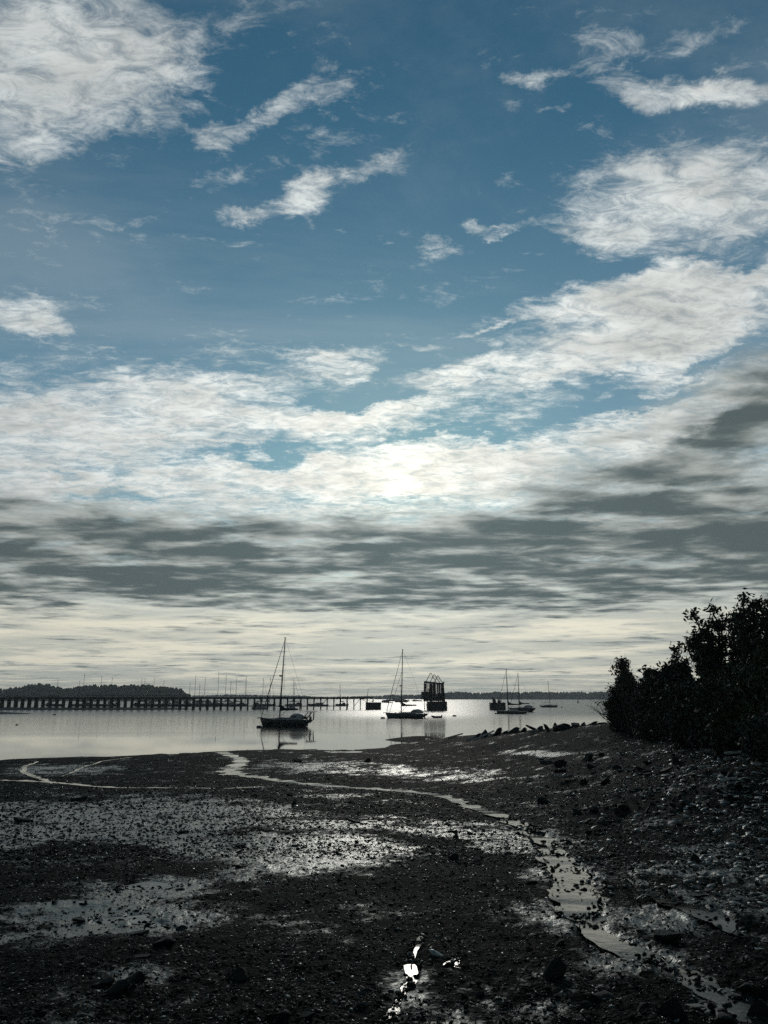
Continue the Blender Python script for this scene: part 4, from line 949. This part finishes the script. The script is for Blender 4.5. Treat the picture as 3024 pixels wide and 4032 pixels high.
# masts of the marina boats, one small sailboat each
MA = [(217,2675,0,'at the far left'),(305,2680,-6,'next to the tallest mast left'),(321,2653,0,'x'),(390,2664,-12,'x'),(433,2667,-8,'x'),(551,2672,-6,'x'),(563,2674,-2,'x'),(600,2670,0,'x'),(639.5,2681,-1,'x'),(743,2685,0,'x'),(764,2660,-1,'x'),(782,2694,-3,'x'),(802,2669,-2,'x'),(855,2647,-4,'x'),(885,2660,-3,'x'),(905,2683,-3,'x'),(927,2673,-3,'x'),(964,2663,-2,'x'),(1033,2671,-2,'x'),(1061,2666,-1,'x'),(1153,2675,-2,'x'),(1158.5,2681,3,'x'),(1338,2694,0,'x')]
LB = ['leftmost of the masted boats behind the pier','masted boat just left of the tallest mast before the wooded island','sailboat with the tallest mast standing before the wooded island','sailboat with a leaning mast over the right part of the wooded island','sailboat behind the pier, second mast right of the leaning one','left of two sailboats with close masts before the island trees','right of two sailboats with close masts before the island trees','sailboat whose mast rises just right of the close pair','sailboat whose mast rises over the sloping end of the island','first sailboat right of the wooded island, by its tip','second sailboat right of the wooded island, taller than its neighbours','shortest masted sailboat right of the wooded island','fourth sailboat right of the wooded island','sailboat with the tallest mast right of the wooded island','sailboat just right of the tallest mast beyond the dock','short masted sailboat between two taller ones at the dock','sailboat at the dock, second left of the one seen stern on','small sailboat seen stern on at the dock, tall thin mast','sailboat with thick mast left of the nearest sailboat headstay','sailboat at the dock crossed by the headstay of the nearest sailboat','left of the two sailboats at the dock right of the nearest mast','right of the two sailboats at the dock right of the nearest mast','small sailboat at the right hand end of the floating dock']
for k, (px, py, lean, _) in enumerate(MA):
    yy = YD+2.6+(k % 3)*.8; 
    if px in (1033,): yy = YD-4
    L_ = 9.0 if px > 950 else 10.0
    if px in (964, 1338): L_ = 6.5
    rz_ = 90 if px == 964 else (180 if k % 3 == 1 else (4 if k % 3 == 0 else 176))
    if px in (1153,): rz_ = 176
    if px in (1061, 1158.5): rz_ = 2
    sg = -1 if abs(rz_-180) < 20 else 1
    bx = px_to_x(px, yy) - sg*(.60-.5)*L_ if rz_ != 90 else px_to_x(px, yy)
    mh = py_to_z(py, yy)
    sailboat((bx, yy, 0), R(rz_), L_=L_, B_=2.8, fb=1.3, fs=1.1, mast=mh, mx=.60, rake=.0, hm=HG if k % 2 else HD, detail=1 if px > 950 else 0, furl=px in (1033,1061,1158.5), boom=.40, bz=1.2, rail=False, sailc=px not in (743,), dodger=k % 2 == 0, label=LB[k], group='sailboats lying behind the pier')
# inflatable tender behind the second boat
p = water_at(1720, 2827); r_ = empty('inflatable_dinghy', p, R(180-6), 'small dark inflatable dinghy afloat right of the sailboat by the tower', 'dinghy')
mb = MB(); 
for s_ in (-1, 1): mb.tube([(-1.15, s_*.55, .22), (.55, s_*.55, .24), (.95, s_*.38, .32), (1.18, s_*.02, .44)], [.20,.21,.19,.16], 8)
mb.build('tube', RUB, r_, True); MB().box((-.15, 0, .16), (1.9, .9, .08)).box((-1.0, 0, .3), (.08, .9, .35)).build('floor', RUB, r_); MB().box((-1.18, 0, .45), (.3, .28, .5), taper=.7).build('outboard_motor', CANV, r_)
# buoys
BUO = pmat('mooring buoy', (.02,.022,.03), .5, .5)
for px, py, rr_, lb in [(1020,2864,.30,'mooring buoy touching the bow of the nearest sailboat'),(1507,2829.5,.36,'mooring buoy left of the bow of the sailboat by the tower'),(1789.5,2821,.36,'mooring buoy floating alone right of the dinghy'),(1954,2811,.34,'mooring buoy left of the grey hulled sailboat'),(2212,2785.5,.40,'low mooring buoy right of the small lone sailboat'),(66,2855,.16,'tiny dark float on the open water at far left'),(214,2815.5,.30,'flat dark float off the tip of the mud spit at left')]:
    p = water_at(px, py); MB().bar((-rr_*1.1, 0, rr_*.35), (rr_*1.1, 0, rr_*.35), rr_*.62, rr_*.62, 10).ball((rr_*1.05,0,rr_*.35), rr_*.5, 1).ball((-rr_*1.05,0,rr_*.35), rr_*.5, 1).build('mooring_buoy', BUO); tag(C.objects[-1], lb, 'buoy', 'mooring buoys'); C.objects[-1].location = p
p = water_at(2276, 2768); MB().bar((0,0,-.3),(0,0,.5),1.1,1.0,12).bar((0,0,.5),(0,0,2.4),.55,.25,8).bar((0,0,2.4),(0,0,3.4),.35,.05,8).build('channel_buoy', BUO); tag(C.objects[-1], 'small upright channel marker on the water left of the bushes', 'buoy'); C.objects[-1].location = p
# ------------------------------------------------------------------ far shores, island, mud spit
FOR = pmat('conifer foliage', (.018,.030,.022), .9, .1, var=.4, scale=.05); LAND = pmat('shore earth', (.03,.035,.03), .9, .1, var=.3, scale=.05)
MUDB = pmat('dark mudbank', (.012,.014,.013), .7, .3, var=.4, scale=.6)
def ridge_land(name, prof, Y, depth, fname, flabel, seed, tree_h, dens, step=None):
    """prof: list of (px, py of tree tops). Builds a land body and its forest."""
    pxs = np.array([a for a, _ in prof], float); pys = np.array([b for _, b in prof], float)
    xs = np.linspace(px_to_x(pxs[0], Y), px_to_x(pxs[-1], Y), 160)
    pp = 1512+FPX*xs/(Y*cp-EH*sp); top = np.array([py_to_z(v, Y) for v in np.interp(pp, pxs, pys)])
    hl = np.maximum(top-tree_h, .5)
    fr = [(-.5,-2.5),(-.45,-.4),(-.42,.35),(-.25,.7),(0,1),(.3,.8),(.5,-2.5)]
    V = []; nn = len(fr)
    for x, h in zip(xs, hl):
        for f, g in fr: V.append((x, Y+f*depth, h*g if g > 0 else g))
    i = np.arange(len(xs)-1)[:, None]*nn; j = np.arange(nn-1)[None]
    F = np.stack([i+j, i+nn+j, i+nn+j+1, i+j+1], -1).reshape(-1, 4)
    o = mesh_np(name, V, F, LAND); tag(o, kind='structure')
    rs = np.random.RandomState(seed); n_ = int((xs[-1]-xs[0])*dens)
    X = rs.uniform(xs[0], xs[-1], n_); f = rs.uniform(-.43, .15, n_)
    h = np.interp(X, xs, hl); g = np.interp(f, [a for a, _ in fr], [b for _, b in fr]); zg_ = np.where(g > 0, h*g, 0)
    tp = np.interp(X, xs, top); th = (tp-h)*rs.uniform(.7, 1.0, n_)*np.where(rs.uniform(size=n_) < .06, 1.15, 1); th = np.minimum(th, tree_h*1.5); wd = th*rs.uniform(.22, .45, n_)
    con = rs.uniform(size=n_) < .45
    VV, FF = [], []; base = 0
    k = 7
    for a in range(n_):
        lv = [(0,.9),(.30,1.0),(.62,.62),(.85,.26)] if con[a] else [(.05,.7),(.35,1.15),(.65,1.1),(.9,.6)]
        for zf, rf in lv:
            for s_ in range(k):
                an = 2*math.pi*s_/k+a; rj = wd[a]*rf*rs.uniform(.75, 1.25)
                VV.append((X[a]+rj*math.cos(an), Y+f[a]*depth+rj*math.sin(an), zg_[a]+th[a]*zf+rs.uniform(-.03, .03)*th[a]))
        VV.append((X[a], Y+f[a]*depth, zg_[a]+th[a]))
        for l in range(3):
            for s_ in range(k):
                s2 = (s_+1) % k; p0 = base+l*k
                FF.append((p0+s_, p0+s2, p0+k+s2)); FF.append((p0+s_, p0+k+s2, p0+k+s_))
        for s_ in range(k): FF.append((base+3*k+s_, base+3*k+(s_+1) % k, base+4*k))
        base += 4*k+1
    t_ = mesh_np(fname, VV, FF, FOR); tag(t_, kind='stuff'); return o
ISL = [(-500,2712),(-200,2709),(0,2706),(40,2703),(90,2700),(105,2691),(130,2688),(150,2687),(190,2691),(200,2697),(235,2704),(250,2708),(270,2703),(300,2699),(330,2692),(350,2690),(390,2689),(430,2691),(450,2694),(480,2695),(500,2689),(535,2693),(570,2688),(590,2696),(620,2697),(660,2702),(700,2705),(725,2717),(742,2734),(750,2745)]
ridge_land('island', ISL, 1250, 160, 'island_forest', '', 1, 9.5, 1.5)
ridge_land('far_shore', [(1655,2731),(1690,2729),(1750,2725),(1790,2722),(1810,2721),(1850,2724),(1900,2726),(1930,2724),(1960,2722),(2010,2721),(2050,2723),(2110,2720),(2160,2721),(2230,2722),(2300,2721),(2450,2722),(2700,2720),(3300,2718)], 2230, 260, 'far_forest', '', 2, 8, 1.3)
ridge_land('far_shore', [(1478,2744),(1490,2738),(1510,2737),(1530,2733),(1560,2733),(1580,2736),(1600,2733),(1640,2733),(1680,2731),(1720,2730)], 2500, 240, 'far_forest', '', 3, 7, 1.3)
ridge_land('far_shore', [(700,2743),(760,2739),(900,2732),(960,2733),(1060,2736),(1130,2737),(1200,2737),(1230,2741),(1300,2743),(1370,2741),(1420,2739),(1450,2738),(1500,2739),(1530,2746)], 3300, 260, 'far_forest', '', 4, 8, 1.1)
ridge_land('islet', [(1505,2754),(1530,2752),(1555,2750),(1575,2750.5),(1600,2753),(1612,2754.5)], 1050, 30, 'islet_scrub', '', 5, 1.0, 1.0)
def bank_mesh(name, pts, zmax, w, seed):
    """low bar of mud: spine through pts (world xy), half width w"""
    pts = np.array(pts); seg = np.r_[0, np.cumsum(np.hypot(*np.diff(pts, axis=0).T))]; n_ = int(seg[-1]/1.2)+4; s_ = np.linspace(0, seg[-1], n_)
    cx = np.interp(s_, seg, pts[:, 0]); cy = np.interp(s_, seg, pts[:, 1]); e = np.clip((seg[-1]-s_)/14, 0, 1)**.7
    off = np.linspace(-1, 1, 15); h = zmax*(1-off**2)**.6*1.0
    X = cx[:, None]+0*off; Y = cy[:, None]+off*w*(.35+.65*e[:, None]); Z = h[None]*e[:, None]-.25+fbm(X*.35+seed, Y*.35, 4)*.45*e[:, None]+.02
    i = np.arange(n_-1)[:, None]*15; j = np.arange(14)[None]
    return tag(mesh_np(name, np.c_[X.ravel(), Y.ravel(), Z.ravel()], np.stack([i+j, i+15+j, i+16+j, i+j+1], -1).reshape(-1, 4), MUDB), kind='structure')
a = P(-300, 2797, 0); b_ = P(765, 2793, 0)
bank_mesh('mudbank', [(a.x, PY-1), (px_to_x(0, PY), PY-1.5), (px_to_x(500, PY), PY+3), (px_to_x(775, PY), PY+6)], 1.0, 13, 2)
a = P(-200, 2812, 0); c_ = P(158, 2811, 0)
bank_mesh('mud_spit', [(a.x, a.y-4), (P(0, 2811, 0).x, P(0, 2811, 0).y), (c_.x, c_.y)], .75, 9, 7)
# ------------------------------------------------------------------ bushes and trees on the bank
LEAF = []
for k, (lo, hi_) in enumerate([((.008,.014,.007),(.024,.036,.014)),((.006,.012,.008),(.018,.030,.014))]):
    m = bpy.data.materials.new('leaf'); m.use_nodes = True; q = NT(m.node_tree); o_ = q.n('ShaderNodeOutputMaterial'); b = q.n('ShaderNodeBsdfPrincipled'); q.l(b.outputs[0], o_.inputs[0])
    q.l(q.mix(q.mr(q.noise(q.n('ShaderNodeTexCoord').outputs['Object'], 1.6, 4, .6), .3, .7), lo, hi_), b.inputs['Base Color']); b.inputs['Roughness'].default_value = .6; b.inputs['Specular IOR Level'].default_value = .25; LEAF.append(m)
BARK = pmat('dark bark', (.020,.020,.017), .85, .2, var=.4, scale=4, bump=.4)
def grow(base, limbs, seed, n_sub=5, twig=.5):
    """trunk with limbs to given tips; returns (mesh builder, list of twig points)"""
    rs = random.Random(seed); mb = MB(); tips = []
    for tip, r0 in limbs:
        b_ = Vector(base); tip = Vector(tip); L_ = (tip-b_).length; pts = [b_]; n_ = 7
        mid = b_.lerp(tip, .5)+Vector((rs.uniform(-.12, .12), rs.uniform(-.12, .12), rs.uniform(0, .15)))*L_
        for k in range(1, n_+1):
            f = k/n_; p_ = b_*(1-f)**2+mid*2*f*(1-f)+tip*f*f; pts.append(p_+Vector((rs.gauss(0, .02), rs.gauss(0, .02), rs.gauss(0, .015)))*L_)
        mb.tube(pts, [r0*(1-.8*k/n_) for k in range(n_+1)], 6)
        for k in range(2, n_+1):
            for _ in range(n_sub):
                d = Vector((rs.gauss(0, 1), rs.gauss(0, 1), rs.gauss(.25, .8))).normalized(); l_ = twig*rs.uniform(.5, 1.3); q_ = pts[k]+d*l_
                md_ = pts[k].lerp(q_, .5)+Vector((0, 0, .08*l_)); mb.tube([pts[k], md_, q_], [r0*.22, r0*.13, r0*.05], 4); tips += [md_, q_]
                d2 = (d+Vector((rs.gauss(0, .6), rs.gauss(0, .6), rs.gauss(0, .6)))).normalized(); q2 = md_+d2*l_*.5; mb.bar(md_, q2, r0*.10, r0*.04, 4); tips.append(q2)
    return mb, tips
def leaves_at(pts, n_per, spread, size, seed):
    rs = np.random.RandomState(seed); P_ = np.repeat(np.array([tuple(p) for p in pts]), n_per, 0); n_ = len(P_)
    c = P_+rs.normal(0, spread, (n_, 3)); s_ = size*rs.uniform(.6, 1.35, n_)[:, None]
    a = rs.normal(size=(n_, 3)); a /= np.linalg.norm(a, axis=1)[:, None]; b_ = np.cross(a, rs.normal(size=(n_, 3))); b_ /= np.linalg.norm(b_, axis=1)[:, None]+1e-9; nrm = np.cross(a, b_)
    V = np.stack([c-a*s_, c-a*s_*.25+b_*s_*.42+nrm*s_*.08, c+a*s_, c-a*s_*.25-b_*s_*.42+nrm*s_*.08], 1).reshape(-1, 3)
    return V, np.arange(n_*4).reshape(-1, 4)
def blob_pts(c, rad, n_, rs, shell=.55):
    d = rs.normal(size=(n_, 3)); d /= np.linalg.norm(d, axis=1)[:, None]; r_ = rs.uniform(shell, 1.0, n_)[:, None]
    return np.array(c)+d*r_*np.array(rad)
def bush(px0, px1, ptop, pbase, Y, seed, label, cat='bush', dens=1.0, lobes=9, leaf=.085, name='bush', sprigs=6, depth=1.0):
    x0, x1 = px_to_x(px0, Y, 3), px_to_x(px1, Y, 3); cx = (x0+x1)/2; zt_ = py_to_z(ptop, Y); zb = min(zg(cx, Y), py_to_z(pbase, Y)+.3); w = (x1-x0)/2; h = zt_-zb
    rs = np.random.RandomState(seed); rr_ = random.Random(seed); root = empty(name, (cx, Y, zb), 0, label, cat, None)
    cl = []; limbs = []
    for k in range(lobes):
        f = rs.uniform(.12, .80); wf = w*(1-.55*max(0, f-.45)/.55)
        ang = rs.uniform(0, 6.28); rad = rs.uniform(.2, .72)
        c = (math.cos(ang)*wf*rad, math.sin(ang)*w*rad*depth, h*f); r0 = w*rs.uniform(.30, .48)
        cl.append((c, (r0, r0*depth, min(r0*rs.uniform(.6, .9), h*.3)))); limbs.append((c, .05+.012*w))
    cl.append(((0, 0, h-w*.26), (w*.40, w*.4, w*.28))); limbs.append(((rs.uniform(-.1, .1)*w, 0, h*.92), .09))
    cl.append(((-w*.05, 0, h*.22), (w*.9, w*.7*depth, h*.26)))
    mb, tips = grow((0, 0, 0), limbs, seed, 2, .4+.1*w); mb.build('trunk', BARK, root)
    pts = []
    area = lambda r: r[0]*r[2]*6+r[0]*r[1]*3
    for c, r_ in cl: pts.append(blob_pts(c, r_, int(30*dens*area(r_))+14, rs, .5))
    for k in range(sprigs):
        a = rs.uniform(-1, 1); b0 = Vector((a*w*.9, rs.uniform(-.3, .3)*w, h*(1-.42*abs(a)))); d = Vector((a*.7, rs.uniform(-.3, .3), rs.uniform(.3, 1))).normalized()
        pts.append(np.array([tuple(b0+d*s_+Vector(rs.normal(0, .07, 3))) for s_ in np.linspace(-.3, .06*w+.14, 8)]))
    pts = np.concatenate(pts); pts = np.concatenate([pts, np.array([tuple(t_) for t_ in tips if t_.z > h*.3])]) if tips else pts
    pts = pts[pts[:, 2] > .02]
    V, F = leaves_at(pts, 8, .12+leaf*.45, leaf*1.22, seed+1)
    mesh_np('foliage', V, F, LEAF[seed % 2], root)
    return root
def open_tree(base_px, base_py, Y, tips_px, seed, label, leaf=.085, r0=.13, n_sub=4, twig=.55, per=9, spread=.15, bare=False, name='tree', cat='tree', jy=1.5):
    bx = px_to_x(base_px, Y, 3); bz = min(zg(bx, Y), 99); rs = random.Random(seed); root = empty(name, (bx, Y, bz), 0, label, cat)
    limbs = []
    for a, b_ in tips_px:
        dy = rs.uniform(-jy, jy); z_ = py_to_z(b_, Y+dy); limbs.append(((px_to_x(a, Y+dy, z_)-bx, dy, z_-bz), r0*rs.uniform(.7, 1)))
    mb, tips = grow((0, 0, 0), limbs, seed, n_sub, twig); mb.build('branches' if bare else 'trunk', BARK, root)
    if not bare:
        hh = max(l[0][2] for l in limbs); tt = [t_ for t_ in tips if t_.z > hh*.32]
        V, F = leaves_at(tt, per, spread, leaf, seed+3); mesh_np('foliage', V, F, LEAF[seed % 2], root)
    return root
# back to front along the bank; every one of them a plant of its own
bush(2422, 2518, 2605, 2850, 54, 11, 'narrow upright bush at the left end of the thicket, nearest the water', lobes=14, dens=1.7, leaf=.10, name='tall_bush', depth=.9)
bush(2395, 2475, 2715, 2850, 52, 12, 'low leafy bush at the foot of the narrow upright bush', lobes=7, leaf=.09)
bush(2500, 2570, 2700, 2860, 49, 13, 'small bush filling the dip right of the narrow upright bush', lobes=7, leaf=.09)
bush(2540, 2605, 2650, 2870, 43, 14, 'small round topped bush between the dip and the big dome', lobes=7, leaf=.11)
bush(2590, 2790, 2612, 2890, 39, 15, 'broad dome shaped bush in the middle of the thicket', lobes=26, leaf=.10, dens=1.4)
open_tree(2690, 2860, 40, [(2660,2545),(2685,2538),(2702,2560),(2665,2570)], 16, 'thin sapling whose tuft of leaves stands above the dome shaped bush', leaf=.11, r0=.05, n_sub=1, twig=.22, per=8, spread=.10, name='sapling', jy=.3)
bush(2480, 2640, 2742, 2900, 44, 17, 'dense dark bush below the round topped bush', lobes=14, leaf=.09)
bush(2600, 2780, 2710, 2925, 35, 18, 'dense dark bush below the broad dome', lobes=16, leaf=.09)
open_tree(2860, 2930, 34, [(2722,2532),(2742,2556),(2728,2500),(2760,2440),(2775,2455),(2790,2500),(2840,2425),(2870,2440),(2820,2480),(2760,2560),(2800,2590),(2855,2520),(2900,2450),(2925,2440)], 19, 'spreading tree whose open leafy branches reach left above the bushes', leaf=.12, r0=.15, n_sub=5, twig=.34, per=5, spread=.11)
bush(2790, 2900, 2655, 2940, 33, 20, 'thick bushy growth under the spreading tree branches', lobes=16, leaf=.09)
bush(2860, 2990, 2625, 2950, 31.5, 27, 'tall dense bush between the spreading tree and the tallest tree', lobes=18, leaf=.09)
open_tree(2990, 2960, 31, [(2925,2362),(2950,2380),(2972,2375),(2930,2420),(2985,2410),(3010,2405),(2945,2450),(3020,2440),(3040,2400),(3070,2420),(2940,2500)], 21, 'tallest tree at the right edge with sparse leafy top branches', leaf=.115, r0=.14, n_sub=5, twig=.30, per=4, spread=.10)
bush(2975, 3130, 2575, 2960, 29, 22, 'dense leafy bush at the right edge under the tallest tree', lobes=20, leaf=.09)
bush(2740, 2930, 2690, 2960, 29, 23, 'wide dark bush in front of the spreading tree', lobes=18, leaf=.085)
bush(2880, 3080, 2640, 2985, 25, 24, 'wide dark bush in front at the right edge', lobes=18, leaf=.08)
bush(2640, 2800, 2790, 2950, 31, 25, 'low bush at the front of the thicket, centre', lobes=12, leaf=.08)
bush(2800, 2960, 2800, 2985, 25.5, 26, 'low bush at the front of the thicket above the big tilted slab', lobes=12, leaf=.075)
bush(2520, 2650, 2830, 2915, 38, 28, 'low bush at the front of the thicket, left', lobes=9, leaf=.08)
bush(2950, 3150, 2840, 3015, 21.5, 29, 'low bush at the front of the thicket at the right edge', lobes=12, leaf=.07)
bush(3080, 3400, 2440, 2970, 30, 30, 'tall bushes just outside the right edge', lobes=18, leaf=.10)
open_tree(2440, 2850, 51, [(2315,2779),(2325,2784),(2318,2756),(2345,2790),(2360,2750),(2375,2768),(2390,2720),(2400,2700),(2385,2806),(2425,2640),(2410,2740)], 31, 'bare dead shrub stretching its twigs left over the water', r0=.045, n_sub=3, twig=.42, bare=True, name='dead_shrub', cat='shrub', jy=.6)
open_tree(2470, 2850, 49, [(2462,2585),(2475,2583),(2458,2600)], 32, 'few bare twigs poking out of the narrow upright bush', r0=.03, n_sub=1, twig=.3, bare=True, name='bare_twigs', cat='twigs', jy=.2)
for k, (px, py, Y, s_) in enumerate([(2030,2862,64,.2)]):
    open_tree(px, py+10, Y, [(px-6,py-4),(px+8,py-6),(px+2,py)], 33, 'lone wiry weed on the boulder ridge against the water', r0=.02, n_sub=1, twig=.12, bare=True, name='dry_weed', cat='weed', jy=.1)
# ------------------------------------------------------------------ haze
hm_ = bpy.data.materials.new('haze'); hm_.use_nodes = True; q = NT(hm_.node_tree); o_ = q.n('ShaderNodeOutputMaterial'); v = q.n('ShaderNodeVolumePrincipled'); q.l(v.outputs[0], o_.inputs['Volume'])
v.inputs['Color'].default_value = (.93,.97,.98,1); v.inputs['Density'].default_value = 1.45e-4; v.inputs['Anisotropy'].default_value = .3
hz_ = MB().box((0, 2300, 37), (7000, 5200, 90)).build('haze', hm_); tag(hz_, kind='stuff')
